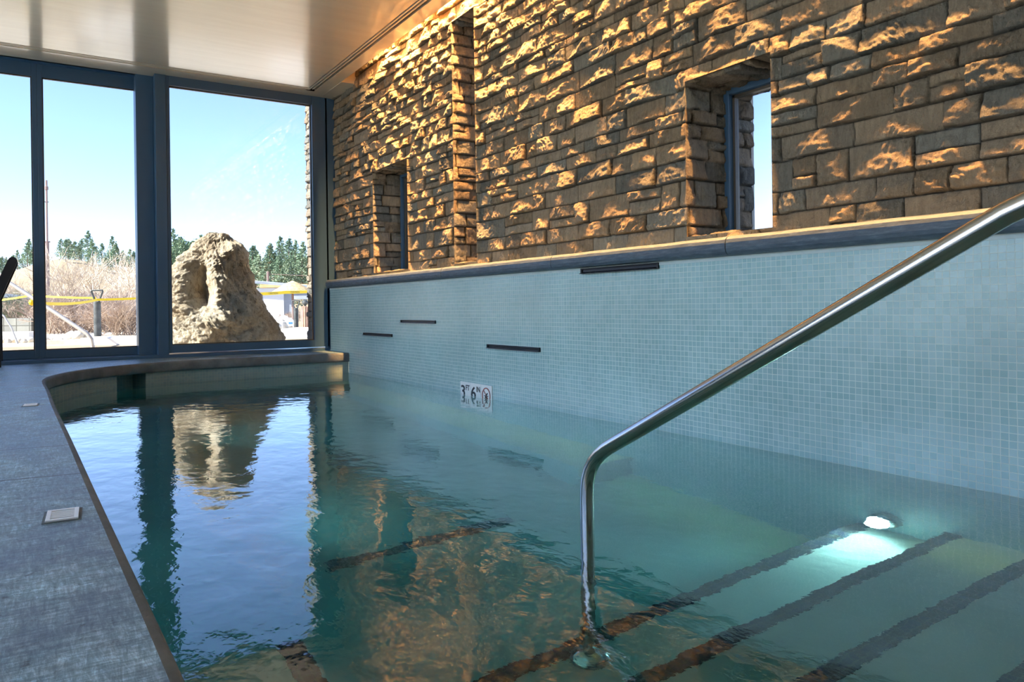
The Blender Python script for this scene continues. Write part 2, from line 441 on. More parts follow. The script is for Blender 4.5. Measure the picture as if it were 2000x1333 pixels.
yc = (ys[:-1] + ys[1:]) / 2; zc = (zs[:-1] + zs[1:]) / 2
keep = np.ones((len(yc), len(zc)), bool)
for (y0, y1, z0, z1) in OPEN:
    keep &= ~(((yc[:, None] > y0) & (yc[:, None] < y1)) & ((zc[None, :] > z0) & (zc[None, :] < z1)))
Pp = np.stack([STONE_X - H, Y, Z], -1)
wall_right = grid_mesh('wall_right', Pp, m_stone, keep, COL)
tag(wall_right, 'tall stacked brown stone wall with three narrow window openings above the tiled wall', 'wall', kind='structure')

def patch(name, org, ua, va_, nn, ul, vl, st, ua0, va0, step=0.008, blend=True, seed=7, amp=1.0, parent=wall_right):
    """stone surface: org + u*ua + v*va + h*nn ; stone coords (ua0+u, va0+v)"""
    us = np.linspace(0, ul, max(3, int(ul / step))); vs = np.linspace(0, vl, max(3, int(vl / step)))
    U, V = np.meshgrid(us, vs, indexing='ij')
    h, c, j = st.eval(ua0 + U, va0 + V, seed, amp)
    h = np.clip(h, -0.02, 0.02)
    if blend: h = h * sstep(0, 0.03, U)
    P = np.array(org)[None, None] + U[..., None] * np.array(ua) + V[..., None] * np.array(va_) + h[..., None] * np.array(nn)
    return grid_mesh(name, P, m_stone, None, c, parent)
rev = Stones(-0.3, 1.2, COURSES, 17, 0.10, 0.24)
sof = Stones(-0.3, 1.2, [0, 0.16, 0.33, 0.5, 0.68, 0.9], 23, 0.10, 0.2)
X0 = STONE_X - EDGE
WT = 3.27                      # outer face
for i, (y0, y1, z0, z1) in enumerate(OPEN):
    patch('window_reveal', (X0, y1, z0), (1, 0, 0), (0, 0, 1), (0, -1, 0), WT - X0, z1 - z0, rev, 0.05 + 0.3 * i, z0)
    patch('window_reveal', (X0, y0, z0), (1, 0, 0), (0, 0, 1), (0, 1, 0), WT - X0, z1 - z0, rev, 0.15 + 0.3 * i, z0)
    patch('window_soffit', (X0, y0, z1), (1, 0, 0), (0, 1, 0), (0, 0, -1), WT - X0, y1 - y0, sof, 0.05, 0.02 + 0.1 * i, amp=0.8)
    patch('window_sill', (X0, y0, z0), (1, 0, 0), (0, 1, 0), (0, 0, 1), WT - X0, y1 - y0, sof, 0.25, 0.12, amp=0.6)
# stone end and outer face
patch('wall_end', (X0 + .02, WALL_END, 0.0), (1, 0, 0), (0, 0, 1), (0, 1, 0), WT - X0, 3.60, Stones(-.3, 1, [0.0] + make_courses(0.08, 3.7, rs), 29), 0, 0, 0.02)
lower = Stones(7.6, 9.2, make_courses(-0.05, 1.0, rs), 31)
Yl, Zl = np.meshgrid(np.arange(7.95, WALL_END + .005, 0.01), np.arange(0.0, 0.945, 0.01), indexing='ij')
Hl, Cl, _ = lower.eval(Yl, Zl, 5)
grid_mesh('wall_outdoor_base', np.stack([STONE_X - Hl, Yl, Zl], -1), m_stone, None, Cl, wall_right)
o = MB()
ycuts = [-4.0] + [v for op in sorted(OPEN) for v in op[:2]] + [WALL_END]
for i in range(0, len(ycuts), 2): o.box(WT, WT + .02, ycuts[i], ycuts[i + 1], 0.0, 3.60)
for (y0, y1, z0, z1) in OPEN:
    o.box(WT, WT + .02, y0, y1, 0.0, z0); o.box(WT, WT + .02, y0, y1, z1, 3.60)
o.build('wall_outer_skin', m_plasterwall, wall_right)

# ------------------------------------------------------------------ pool shell
left = [(0.17, -0.6), (0.165, 0.3), (0.16, 1.0), (0.15, 1.6), (0.14, 2.2), (0.125, 3.2), (0.105, 4.3), (0.097, 5.1), (0.085, 5.7),
        (0.10, 6.0), (0.155, 6.28), (0.26, 6.55), (0.42, 6.80), (0.66, 7.04), (0.98, 7.20), (1.35, 7.265), (1.8, 7.27), (2.3, 7.27), (2.718, 7.27)]
def catmull(pts, n=6):
    o = []
    P = [pts[0]] + pts + [pts[-1]]
    for i in range(1, len(P) - 2):
        p0, p1, p2, p3 = [Vector(q) for q in P[i - 1:i + 3]]
        for t in range(n):
            s = t / n
            o.append(0.5 * ((2 * p1) + (p2 - p0) * s + (2 * p0 - 5 * p1 + 4 * p2 - p3) * s * s + (3 * p1 - p0 - 3 * p2 + p3) * s ** 3))
    o.append(Vector(pts[-1])); return o
EDGEP = catmull(left, 8)
def offs(pts, d):      # positive = away from the water (to the left of travel)
    r = []
    for i, p in enumerate(pts):
        a = pts[max(i - 1, 0)]; b = pts[min(i + 1, len(pts) - 1)]
        t = (b - a).normalized(); r.append(p + Vector((-t.y, t.x)) * d)
    return r
def sweep(rings, name, mt, parent=None, smooth=True, flip=False):
    P = np.array([[(p.x, p.y, z) for p in offs(EDGEP, d)] for (d, z) in rings])
    return grid_mesh(name, P, mt, parent=parent, smooth=smooth, flip=flip)
# deck slab
floor = None
top = offs(EDGEP, 0.022)
poly = [(p.x, p.y, DECK) for p in top] + [(2.80, 7.292, DECK), (2.80, 7.97, DECK), (-7, 7.97, DECK), (-7, -4, DECK), (2.80, -4, DECK), (2.80, -0.6, DECK)]
me = bpy.data.meshes.new('floor'); me.from_pydata(poly, [], [tuple(range(len(poly) - 1, -1, -1))]); me.update()
bm = bmesh.new(); bm.from_mesh(me); bmesh.ops.triangulate(bm, faces=bm.faces)
bmesh.ops.recalc_face_normals(bm, faces=bm.faces)
for f in bm.faces:
    if f.normal.z < 0: f.normal_flip()
bm.to_mesh(me); bm.free(); me.materials.append(m_deck)
floor = bpy.data.objects.new('floor', me); C.objects.link(floor)
tag(floor, 'blue-grey brushed concrete pool deck curving along the left of the water', 'floor', kind='structure')
cop = sweep([(0.022, DECK), (0.012, DECK - .002), (0.004, DECK - .008), (0.0, DECK - .02), (0.0, DECK - .07), (0.004, DECK - .082), (0.012, DECK - .088), (0.05, DECK - .09)], 'coping_edge', m_coping_side, floor)

# pool side wall in pale mosaic panels, with the skimmer gap
pw = offs(EDGEP, 0.03)
def wall_seg(i0, i1, z0, z1, name, mt, parent, d=0.03):
    P = np.array([[(p.x, p.y, z) for p in offs(EDGEP, d)[i0:i1]] for z in (z0, z1)])
    return grid_mesh(name, P, mt, parent=parent, smooth=True)
# index range of the skimmer gap (X about 0.72 .. 0.90)
i_a = min(range(len(pw)), key=lambda i: abs(pw[i].x - 0.60) + (0 if pw[i].y > 6.5 else 9))
i_b = min(range(len(pw)), key=lambda i: abs(pw[i].x - 0.84) + (0 if pw[i].y > 6.5 else 9))
basin = empty('pool_basin', (0, 0, 0), label='sunken pool basin with pale plaster floor, benches and steps under the water', cat='pool', kind='structure')
wall_seg(0, len(pw), -1.15, -0.16, 'side_wall', m_plaster, basin)
wall_seg(0, i_a + 1, -0.16, DECK - .085, 'side_tile', m_tile_curve, basin)
wall_seg(i_b, len(pw), -0.16, DECK - .085, 'side_tile', m_tile_curve, basin)
pa, pb = pw[i_a], pw[i_b]
q = MB(); qa = offs(EDGEP, 0.23)[i_a]; qb = offs(EDGEP, 0.23)[i_b]
q.add([(pa.x, pa.y, -.16), (qa.x, qa.y, -.16), (qb.x, qb.y, -.16), (pb.x, pb.y, -.16), (pa.x, pa.y, .115), (qa.x, qa.y, .115), (qb.x, qb.y, .115), (pb.x, pb.y, .115)],
      [(0, 1, 5, 4), (1, 2, 6, 5), (2, 3, 7, 6), (0, 3, 2, 1), (4, 5, 6, 7)])
q.build('skimmer_throat', m_tile_curve, basin)

# floor, benches, steps
q = MB()
q.box(-0.2, 2.74, -0.7, 7.35, -1.30, -1.10)
q.build('pool_floor', m_plaster, basin)
q = MB(); STEP = [(-0.7, 0.10, -0.01 - .15), (0.10, 0.425, -0.16), (0.425, 0.75, -0.31), (0.75, 1.075, -0.46), (1.075, 1.40, -0.61), (1.40, 1.73, -0.76)]
stz = []
st = MB()
prof = [(-0.7, -1.12), (-0.7, -0.16), (0.425, -0.16), (0.425, -0.31), (0.75, -0.31), (0.75, -0.46), (1.075, -0.46), (1.075, -0.61), (1.40, -0.61), (1.40, -0.76), (1.73, -0.76), (1.73, -1.12)]
n = len(prof)
st.add([(0.11, y, z) for y, z in prof] + [(2.725, y, z) for y, z in prof],
       [tuple(range(n)), tuple(range(2 * n - 1, n - 1, -1))] + [(i, (i + 1) % n, n + (i + 1) % n, n + i) for i in range(n)])
st.build('entry_steps', m_plaster, basin)
for (y, z) in [(0.425, -.16), (0.75, -0.31), (1.075, -0.46), (1.40, -0.61), (1.73, -0.76)]:
    t = MB(); t.box(0.60, 2.72, y - 0.052, y + 0.003, z - 0.001, z + 0.003); t.build('step_nosing', m_dark_tile, basin)
    t = MB(); t.box(0.60, 2.72, y, y + 0.003, z - 0.052, z); t.build('step_nosing', m_dark_riser, basin)
t = MB(); t.box(0.11, 0.56, -0.6, 1.88, -1.12, -0.45); t.build('side_bench', m_plaster, basin, bevel=0.01)
t = MB(); t.box(0.505, 0.563, 1.0, 1.88, -0.46, -0.447); t.build('bench_nosing', m_dark_tile, basin)
t = MB(); t.box(2.36, 2.725, 3.05, 7.30, -1.12, -0.80); t.build('wall_bench', m_plaster, basin, bevel=0.015)
t = MB(); t.box(0.9, 2.37, 6.90, 7.30, -1.12, -0.80); t.build('end_bench', m_plaster, basin, bevel=0.015)
t = MB(); t.add([(0.97, 2.86, -1.097), (1.85, 2.86, -1.097), (1.85, 2.93, -1.097), (0.97, 2.93, -1.097)], [(0, 1, 2, 3)]); t.build('floor_band', m_pebble_band, basin)

# tiled wall
wt = empty('wall_tiled', (0, 0, 0), label='pale blue mosaic tiled pool wall below the stone', cat='wall', kind='structure')
t = MB(); t.box(WALL_TILE_X, 2.95, -0.7, 7.83, -1.2, 0.850); t.build('mosaic_face', m_tile, wt)
t = MB(); t.box(WALL_TILE_X - .003, 2.95, -0.7, 7.83, 0.850, 0.869); t.build('grout_strip', m_grout_strip, wt)

# ledge slabs with bull-nosed front, joints between them
ledge = empty('trim_ledge', (0, 0, 0), label='dark blue-grey concrete ledge running between tile and stone', cat='ledge', kind='structure')
joints = [7.80, 6.60, 5.13, 3.69, 2.335, 0.98, -0.6]
lp = [(2.83, .868), (2.690, .868), (2.674, .872), (2.664, .884), (2.660, .90), (2.660, .925), (2.664, .940), (2.674, .951), (2.690, .956), (2.83, .956)]
for i in range(len(joints) - 1):
    y1 = joints[i] - 0.0025; y0 = joints[i + 1] + 0.0025
    t = MB(); n = len(lp); nseg = max(2, int((y1 - y0) / 0.05)); vs = []; fs = []
    for s_ in range(nseg + 1):
        y = y0 + (y1 - y0) * s_ / nseg
        e = 0.004 * math.sin(y * 5.1) * math.sin(y * 13)
        for (x, z) in lp: vs.append((x + (e * .6 if x < 2.7 else 0), y, z + (e * .4 if z > .93 else 0)))
    for s_ in range(nseg):
        for j in range(n):
            fs.append((s_ * n + j, s_ * n + (j + 1) % n, (s_ + 1) * n + (j + 1) % n, (s_ + 1) * n + j))
    fs.append(tuple(range(n))); fs.append(tuple(nseg * n + j for j in range(n)))
    t.add(vs, fs); t.build('ledge_slab', m_ledge, ledge, smooth=False)

# far coping end and sill under the windows
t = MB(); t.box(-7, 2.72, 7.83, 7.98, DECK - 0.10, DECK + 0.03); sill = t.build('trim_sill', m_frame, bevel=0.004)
tag(sill, 'dark metal sill track under the big windows', 'sill', kind='structure')

# ------------------------------------------------------------------ water
poly2 = [(p.x, p.y) for p in offs(EDGEP, 0.033)] + [(2.722, 7.303), (2.722, -0.6)]
n = len(poly2)
me = bpy.data.meshes.new('pool_water')
me.from_pydata([(x, y, 0.0) for x, y in poly2] + [(x, y, -1.16) for x, y in poly2], [],
               [tuple(range(n)), tuple(range(2 * n - 1, n - 1, -1))] + [(i, n + i, n + (i + 1) % n, (i + 1) % n) for i in range(n)])
bm = bmesh.new(); bm.from_mesh(me); bmesh.ops.recalc_face_normals(bm, faces=bm.faces)
bmesh.ops.triangulate(bm, faces=[f for f in bm.faces if len(f.verts) > 4]); bm.to_mesh(me); bm.free()
me.materials.append(m_water)
water = bpy.data.objects.new('pool_water', me); C.objects.link(water)
tag(water, 'calm teal pool water filling the basin and mirroring the windows', 'water', kind='stuff')

# ------------------------------------------------------------------ ceiling
ceil = MB()
SX0, SX1 = 2.435, 2.525; SY0, SY1 = 7.565, 7.66
ceil.box(-5.9, SX0, -4, SY0, CEIL, 3.6)
ceil.box(SX1, 2.65, -4, SY0, CEIL, 3.6)
ceil.box(-5.9, 2.65, SY1, 7.98, CEIL, 3.6)
ceil.box(SX0, SX1, SY1 - .0, SY1 + .01, CEIL, 3.2)
ceil.box(SX1 - .0, 2.65, SY0, SY1, CEIL, 3.6)
ceil.box(2.65, 2.83, 7.21, 7.98, CEIL - .001, 3.6)
ceil.box(-5.9, SX1, SY0, SY1, CEIL + .06, 3.3)
ceil.box(SX0, SX1, -4, SY0, CEIL + .06, 3.3)
ceiling = ceil.build('ceiling', m_ceil); tag(ceiling, 'satin beige ceiling reflecting the window mullions', 'ceiling', kind='structure')
t = MB(); t.box(-5.9, 3.3, -4, 8.16, 3.602, 3.72); t.box(2.75, 3.3, 8.16, 8.83, 3.602, 3.72)  # unseen left overhang sized to govern how much sun comes in
roof = t.build('roof', m_frame); tag(roof, 'flat roof slab above the room', 'roof', kind='structure')
# linear slot diffusers
def diffuser(name, label, along, a0, a1, c0, c1):
    e = empty(name, (0, 0, 0), label=label, cat='air vent')
    b = MB(); f = MB()
    wd = c1 - c0
    def bx(m, p0, p1, z0, z1):
        if along == 'y': m.box(p0, p1, a0, a1, z0, z1)
        else: m.box(a0, a1, p0, p1, z0, z1)
    bx(b, c0, c1, CEIL + .045, CEIL + .058); b.build('slot_backing', m_blackslot, e)
    for fr in (0.15, 0.50):
        ff = MB(); bx(ff, c0 + wd * fr, c0 + wd * fr + wd * 0.15, CEIL - .002, CEIL + .02); ff.build('slot_rail', m_slot_metal, e)
diffuser('slot_diffuser', 'black double slot air vent in the ceiling along the stone wall', 'y', -4, SY0 + .04, SX0, SX1)
diffuser('slot_diffuser', 'thin dark slot air vent in the ceiling above the big windows', 'x', -3.6, SX0 + .03, SY0, SY1)

# cove wall-wash fixtures (hidden above the ceiling edge)
for i in range(6):
    y = 6.02 - i * 1.17
    e = empty('cove_light', (2.69, y, 3.55), label='slim warm wall-wash light hidden in the ceiling cove', cat='light', group='wall-wash lights in the cove')
    t = MB(); t.box(-0.022, 0.022, -0.5, 0.5, 0.0, 0.03); t.build('housing', m_black, e)
    p_ = [190, 150, 110, 85, 75, 75][i] * 1.0
    l = area('cove_lamp', (2.672, y, 3.545), (0, R(-3), 0), 0.03, 1.05, p_ * 0.38, COVE_COL, 95)

# ------------------------------------------------------------------ big windows
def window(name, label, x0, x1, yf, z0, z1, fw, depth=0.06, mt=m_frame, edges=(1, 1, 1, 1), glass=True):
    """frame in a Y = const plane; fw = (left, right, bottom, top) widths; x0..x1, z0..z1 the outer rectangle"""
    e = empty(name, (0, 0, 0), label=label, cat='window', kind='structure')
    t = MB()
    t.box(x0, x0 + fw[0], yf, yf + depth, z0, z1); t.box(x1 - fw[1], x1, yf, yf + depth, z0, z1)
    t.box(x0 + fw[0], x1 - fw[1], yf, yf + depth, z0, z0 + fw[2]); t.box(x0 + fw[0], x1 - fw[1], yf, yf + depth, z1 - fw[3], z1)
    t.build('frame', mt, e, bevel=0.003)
    # glazing bead
    t = MB(); b = 0.010
    xa, xb, za, zb = x0 + fw[0], x1 - fw[1], z0 + fw[2], z1 - fw[3]
    yb = yf + depth * .45
    t.box(xa, xa + b, yb, yb + .02, za, zb); t.box(xb - b, xb, yb, yb + .02, za, zb); t.box(xa + b, xb - b, yb, yb + .02, za, za + b); t.box(xa + b, xb - b, yb, yb + .02, zb - b, zb)
    t.build('glazing_bead', m_frame2, e)
    t = MB(); t.box(xa, xb, yb + .008, yb + .014, za, zb); t.build('pane', m_glass, e)
    return e
YB = 8.07
ZB = DECK + .012
# openings measured: W3 glass X 1.157..2.553, z .30..2.82 ; W2 glass X .115..0.905 at YB ; W1 right edge .04
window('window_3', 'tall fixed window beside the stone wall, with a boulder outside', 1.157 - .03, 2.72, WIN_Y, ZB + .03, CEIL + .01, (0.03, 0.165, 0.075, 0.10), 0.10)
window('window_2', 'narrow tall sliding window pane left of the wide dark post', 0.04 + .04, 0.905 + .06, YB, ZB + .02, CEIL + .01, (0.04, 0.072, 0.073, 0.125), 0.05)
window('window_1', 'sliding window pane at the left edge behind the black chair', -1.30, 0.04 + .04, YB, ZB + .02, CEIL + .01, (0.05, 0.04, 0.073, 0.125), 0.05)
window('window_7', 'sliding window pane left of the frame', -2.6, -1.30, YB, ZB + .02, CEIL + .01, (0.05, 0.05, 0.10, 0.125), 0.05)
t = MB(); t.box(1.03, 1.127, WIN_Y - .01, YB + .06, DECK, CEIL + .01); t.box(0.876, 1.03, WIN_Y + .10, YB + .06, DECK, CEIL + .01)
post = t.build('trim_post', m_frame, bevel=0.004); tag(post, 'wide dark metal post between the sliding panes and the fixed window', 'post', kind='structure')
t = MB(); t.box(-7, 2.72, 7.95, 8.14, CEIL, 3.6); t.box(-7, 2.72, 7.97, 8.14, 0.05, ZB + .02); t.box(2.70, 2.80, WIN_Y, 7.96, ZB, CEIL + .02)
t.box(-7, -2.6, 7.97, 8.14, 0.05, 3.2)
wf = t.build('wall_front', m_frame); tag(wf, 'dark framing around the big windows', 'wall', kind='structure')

# niche windows in the stone wall
for i, (y0, y1, z0, z1) in enumerate(OPEN):
    lab = ['small dark slot window in the stone wall nearest the big windows', 'tall slot window hidden in the narrow stone niche', 'square-cut narrow window in the stone wall nearest the handrail'][i]
    e = empty('window_%d' % (4 + i), (0, 0, 0), label=lab, cat='window', kind='structure')
    xf = 3.055; f_ = 0.035
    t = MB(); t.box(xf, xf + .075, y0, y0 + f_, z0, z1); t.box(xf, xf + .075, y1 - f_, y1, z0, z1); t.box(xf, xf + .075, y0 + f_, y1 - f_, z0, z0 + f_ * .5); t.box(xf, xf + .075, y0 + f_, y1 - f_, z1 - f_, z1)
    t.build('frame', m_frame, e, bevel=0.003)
    t = MB(); b = 0.014; xb = xf + .03
    t.box(xb, xb + .03, y1 - f_ - b, y1 - f_, z0, z1 - f_); t.box(xb, xb + .03, y0 + f_, y0 + f_ + b, z0, z1 - f_); t.box(xb, xb + .03, y0 + f_, y1 - f_, z1 - f_ - b, z1 - f_)
    t.build('glazing_bead', m_frame2, e)
    t = MB(); t.box(xb + .012, xb + .018, y0 + f_, y1 - f_, z0 + .017, z1 - f_); t.build('pane', m_glass, e)

# rest of the room (behind / left of the camera): unseen glazed left side added to brighten water and tile, overhang sized to limit sun, plastered back wall
t = MB(); t.box(-3.66, -3.6, -4, -2.0, 0.05, CEIL); wl = t.build('wall_left', m_plasterwall); tag(wl, 'solid plastered wall at the left behind the camera', 'wall', kind='structure')
t = MB(); t.box(-7.1, 3.3, -4.1, -4.0, 0, 3.6); wb = t.build('wall_back', m_plasterwall); tag(wb, 'plain plastered back wall behind the camera', 'wall', kind='structure')
e = empty('window_8', (0, 0, 0), label='wide unseen glazed side left of the deck, added to let in daylight', cat='window', kind='structure')
t = MB()
for yv in (-2, 0, 2, 4, 6, 7.87): t.box(-3.66, -3.6, yv, yv + .06, DECK, CEIL)
t.box(-3.66, -3.6, -2, 7.9, DECK, DECK + .1); t.box(-3.66, -3.6, -2, 7.9, CEIL - .1, CEIL)
t.build('frame', m_frame, e)
t = MB(); t.box(-3.635, -3.629, -2, 7.9, DECK + .1, CEIL - .1); t.build('pane', m_clear, e)

# ------------------------------------------------------------------ pool fittings
# handrail
re_ = empty('pool_handrail', (1.3, 1.645, -0.76), label='stainless steel handrail rising from the pool steps to the right', cat='handrail')
path = [(0, 0, 0.0), (0, 0, 0.5), (0, 0, 0.76 + .10)]
cz = 0.76
for (y, z) in [(1.6445, .135), (1.640, .165), (1.629, .195), (1.610, .222), (1.585, .245), (1.555, .265), (1.52, .284), (1.47, .310)]:
    path.append((0, y - 1.645, z + cz))
dy, dz = -0.9, 0.9 * 0.530
for s_ in (0.25, 0.6, 1.0): path.append((0, 1.47 - 1.645 + dy * s_ - .0, .310 + cz + dz * s_))
yl, zl = path[-1][1], path[-1][2]
path += [(0, yl - .10, zl + .04), (0, yl - .20, zl + .06), (0, yl - .32, zl + .065), (0, yl - .7, zl + .065), (0, yl - .78, zl + .05), (0, yl - .83, zl + .01), (0, yl - .85, zl - .05), (0, yl - .85, 0.96)]
t = MB(); t.tube(path, 0.0195, 24); t.build('rail_tube', m_steel, re_, smooth=True)
t = MB(); t.lathe([(0.060, 0), (0.060, 0.006), (0.052, 0.018), (0.036, 0.028), (0.022, 0.032)], (0, 0, 0), 28); t.build('base_cover', m_steel, re_, smooth=True)
# underwater light
le = empty('pool_light', (2.72, 1.62, -0.635), label='glowing round underwater light on the tiled wall above the steps', cat='light')
def ring_x(m, prof, n=28):       # lathe about -X axis
    vs = []; fs = []
    for (r_, x_) in prof:
        for kx in range(n):
            a_ = 2 * PI * kx / n; vs.append((-x_, r_ * math.cos(a_), r_ * math.sin(a_)))
    for i in range(len(prof) - 1):
        for kx in range(n):
            k2 = (kx + 1) % n; fs.append((i * n + kx, i * n + k2, (i + 1) * n + k2, (i + 1) * n + kx))
    fs.append(tuple(range(n))); fs.append(tuple((len(prof) - 1) * n + kx for kx in range(n)))
    m.add(vs, fs)
t = MB(); ring_x(t, [(0.06, 0), (0.06, 0.03), (0.05, 0.045), (0.036, 0.045)]); t.build('housing', m_steel, le, smooth=True)
m_lens = bpy.data.materials.new('lit_lens'); m_lens.use_nodes = True
b_ = m_lens.node_tree.nodes['Principled BSDF']; b_.inputs['Emission Color'].default_value = (0.85, 0.97, 1, 1); b_.inputs['Emission Strength'].default_value = 14
t = MB(); ring_x(t, [(0.034, 0.045), (0.032, 0.052), (0.02, 0.058), (0.004, 0.06)]); t.build('lens', m_lens, le, smooth=True)
pl = bpy.data.lights.new('pool_lamp', 'SPOT'); pl.energy = 9; pl.color = (1.0, 0.90, 0.86); pl.shadow_soft_size = 0.04; pl.spot_size = R(150); pl.spot_blend = 0.6
po = bpy.data.objects.new('pool_lamp', pl); C.objects.link(po); po.location = (2.65, 1.62, -0.635)
po.rotation_euler = Vector((-1, -0.05, -0.32)).to_track_quat('-Z', 'Y').to_euler()

for yl_ in (3.3, 5.2):  # pair of added lamps, hidden from view, to brighten the pool floor
    fill_light = empty('pool_light', (0.085, yl_, -0.62), PI, label='added underwater fill light, out of view on the deck side of the pool, %s' % ('nearer the steps' if yl_ < 4 else 'nearer the big windows'), cat='light')
    t = MB(); ring_x(t, [(0.06, 0), (0.06, 0.03), (0.05, 0.045), (0.036, 0.045)]); t.build('housing', m_steel, fill_light, smooth=True)
    t = MB(); ring_x(t, [(0.034, 0.045), (0.032, 0.052), (0.02, 0.058), (0.004, 0.06)]); t.build('lens', m_lens, fill_light, smooth=True)
    p2 = pl.copy(); p2.energy = 16; p2.spot_size = R(72); o = bpy.data.objects.new('pool_lamp', p2); C.objects.link(o); o.location = (0.155, yl_, -0.62)
    o.rotation_euler = Vector((1, 0.0, 0.0)).to_track_quat('-Z', 'Y').to_euler()
# wall spouts
SP = [(6.19, 6.87, .400, 'lowest black slot spout on the tiled wall nearest the big windows', 0.02),
      (5.337, 6.0, .529, 'second black slot spout from the big windows, upper of the far pair', 0.02),
      (3.892, 4.541, .368, 'black slot spout on the tiled wall right of the depth marker', 0.022),
      (2.819, 3.463, .845, 'long black slot spout tucked under the dark ledge', 0.026)]
for (y0, y1, z, lab, hh_) in SP:
    e = empty('water_spout', (WALL_TILE_X, (y0 + y1) / 2, z), label=lab, cat='spout', group='slot spouts on the tiled wall')
    L = (y1 - y0) / 2
    t = MB(); t.box(-0.012, 0.0, -L, L, hh_ * .45, hh_ * .5 + .006); t.box(-0.012, 0, -L, -L + .012, -hh_ * .5, hh_ * .5); t.box(-0.012, 0, L - .012, L, -hh_ * .5, hh_ * .5)
    t.box(-0.004, 0.002, -L, L, -hh_ * .5, hh_ * .5)
    t.build('surround', m_black, e, bevel=0.002)
    t = MB(); t.add([(-0.004, -L + .012, -hh_ * .1), (-0.030, -L + .012, -hh_ * .42), (-0.030, L - .012, -hh_ * .42), (-0.004, L - .012, -hh_ * .1), (-0.004, -L + .012, -hh_ * .5), (-0.030, -L + .012, -hh_ * .55), (-0.030, L - .012, -hh_ * .55), (-0.004, L - .012, -hh_ * .5)],
                     [(0, 1, 2, 3), (4, 7, 6, 5), (0, 4, 5, 1), (3, 2, 6, 7), (1, 5, 6, 2)]); t.build('lip', m_spout if hh_ < .025 else m_black, e)

# depth markers
def font_mesh(c, name):
    tmp = bpy.data.objects.new(name, c); C.objects.link(tmp); bpy.context.view_layer.update()
    me = bpy.data.meshes.new_from_object(tmp.evaluated_get(bpy.context.evaluated_depsgraph_get()))
    bpy.data.objects.remove(tmp); o = bpy.data.objects.new(name, me); C.objects.link(o)
    if not me.materials: me.materials.append(c.materials[0])
    return o
def text(s, size, loc, mt, parent, xs=1.0, name='lettering'):
    c = bpy.data.curves.new(name, 'FONT'); c.body = s; c.size = size; c.extrude = 0.0006; c.offset = 0.0018 * size / .1
    c.align_x = 'CENTER'; c.align_y = 'CENTER'; c.materials.append(mt)
    o = font_mesh(c, name); o.parent = parent
    Mx = Matrix(((0, 0, -1), (-1, 0, 0), (0, 1, 0))).to_4x4(); Mx.translation = loc
    o.matrix_local = Mx @ Matrix.Diagonal((xs, 1, 1, 1)); return o
for i, (lab) in enumerate(['white ceramic depth marker reading 3 FT, half under water', 'white ceramic depth marker reading 6 IN, middle of three', 'white ceramic marker with a red no-diving circle']):
    yc_ = 4.945 - 0.076 - i * 0.1535
    e = empty('depth_marker', (WALL_TILE_X, yc_, 0.018), label=lab, cat='sign')
    t = MB(); t.box(-0.006, 0, -0.0745, 0.0745, -0.0745, 0.0745); t.build('plate', m_marker, e, bevel=0.002)
    if i == 0: text('3', 0.12, (-0.0066, 0.030, 0.0), m_ink, e, 1.25); text('FT', 0.055, (-0.0066, -0.038, 0.032), m_ink, e)
    if i == 1: text('6', 0.12, (-0.0066, 0.030, 0.0), m_ink, e, 1.25); text('IN', 0.055, (-0.0066, -0.040, 0.032), m_ink, e)
    if i == 2:
        t = MB(); pts = [(-0.0068, 0.053 * math.cos(a * PI / 16), 0.053 * math.sin(a * PI / 16)) for a in range(33)]
        t.tube(pts, 0.0045, 6, False); t.tube([(-0.0068, 0.037, 0.037), (-0.0068, -0.037, -0.037)], 0.004, 6); t.build('prohibition_ring', m_red, e)
        t = MB(); t.tube([(-0.0068, -0.012, -0.03), (-0.0068, 0.004, 0.0), (-0.0068, -0.016, 0.018)], 0.005, 6); t.tube([(-0.0068, 0.004, 0), (-0.0068, 0.022, -0.028)], 0.004, 6)
        t.tube([(-0.0068, -0.026, -0.002), (-0.0068, 0.028, -0.002)], 0.003, 6); t.build('diver_figure', m_ink, e)

# deck drains
def drain(x, y, rz, lab, sx=.031, sy=.049):
    e = empty('deck_drain', (x, y, DECK), rz, label=lab, cat='drain cover', group='grates in the deck')
    t = MB(); t.box(-sx - .006, sx + .006, -sy - .006, sy + .006, 0.0, 0.0015); t.build('recess_rim', m_coping_side, e)
    # plate with real slots
    t = MB(); nb = 7; x0, x1 = -sx * .72, sx * .72; y0, y1 = -sy * .78, sy * .78; pit = (y1 - y0) / nb
    t.box(-sx, x0, -sy, sy, .0015, .005); t.box(x1, sx, -sy, sy, .0015, .005); t.box(x0, x1, -sy, y0, .0015, .005); t.box(x0, x1, y1, sy, .0015, .005)
    for b in range(1, nb): t.box(x0, x1, y0 + pit * b - pit * .28, y0 + pit * b + pit * .28, .0015, .005)
    t.build('grate', m_white, e, bevel=0.0006)
    t = MB(); t.box(x0, x1, y0, y1, .0013, .0018); t.build('slot_shadow', m_black, e)
drain(0.057, 1.932, R(-4), 'white slotted drain cover in the deck nearest the camera')
drain(0.0, 4.325, R(-4), 'small worn drain cover farther along the deck', .028, .045)

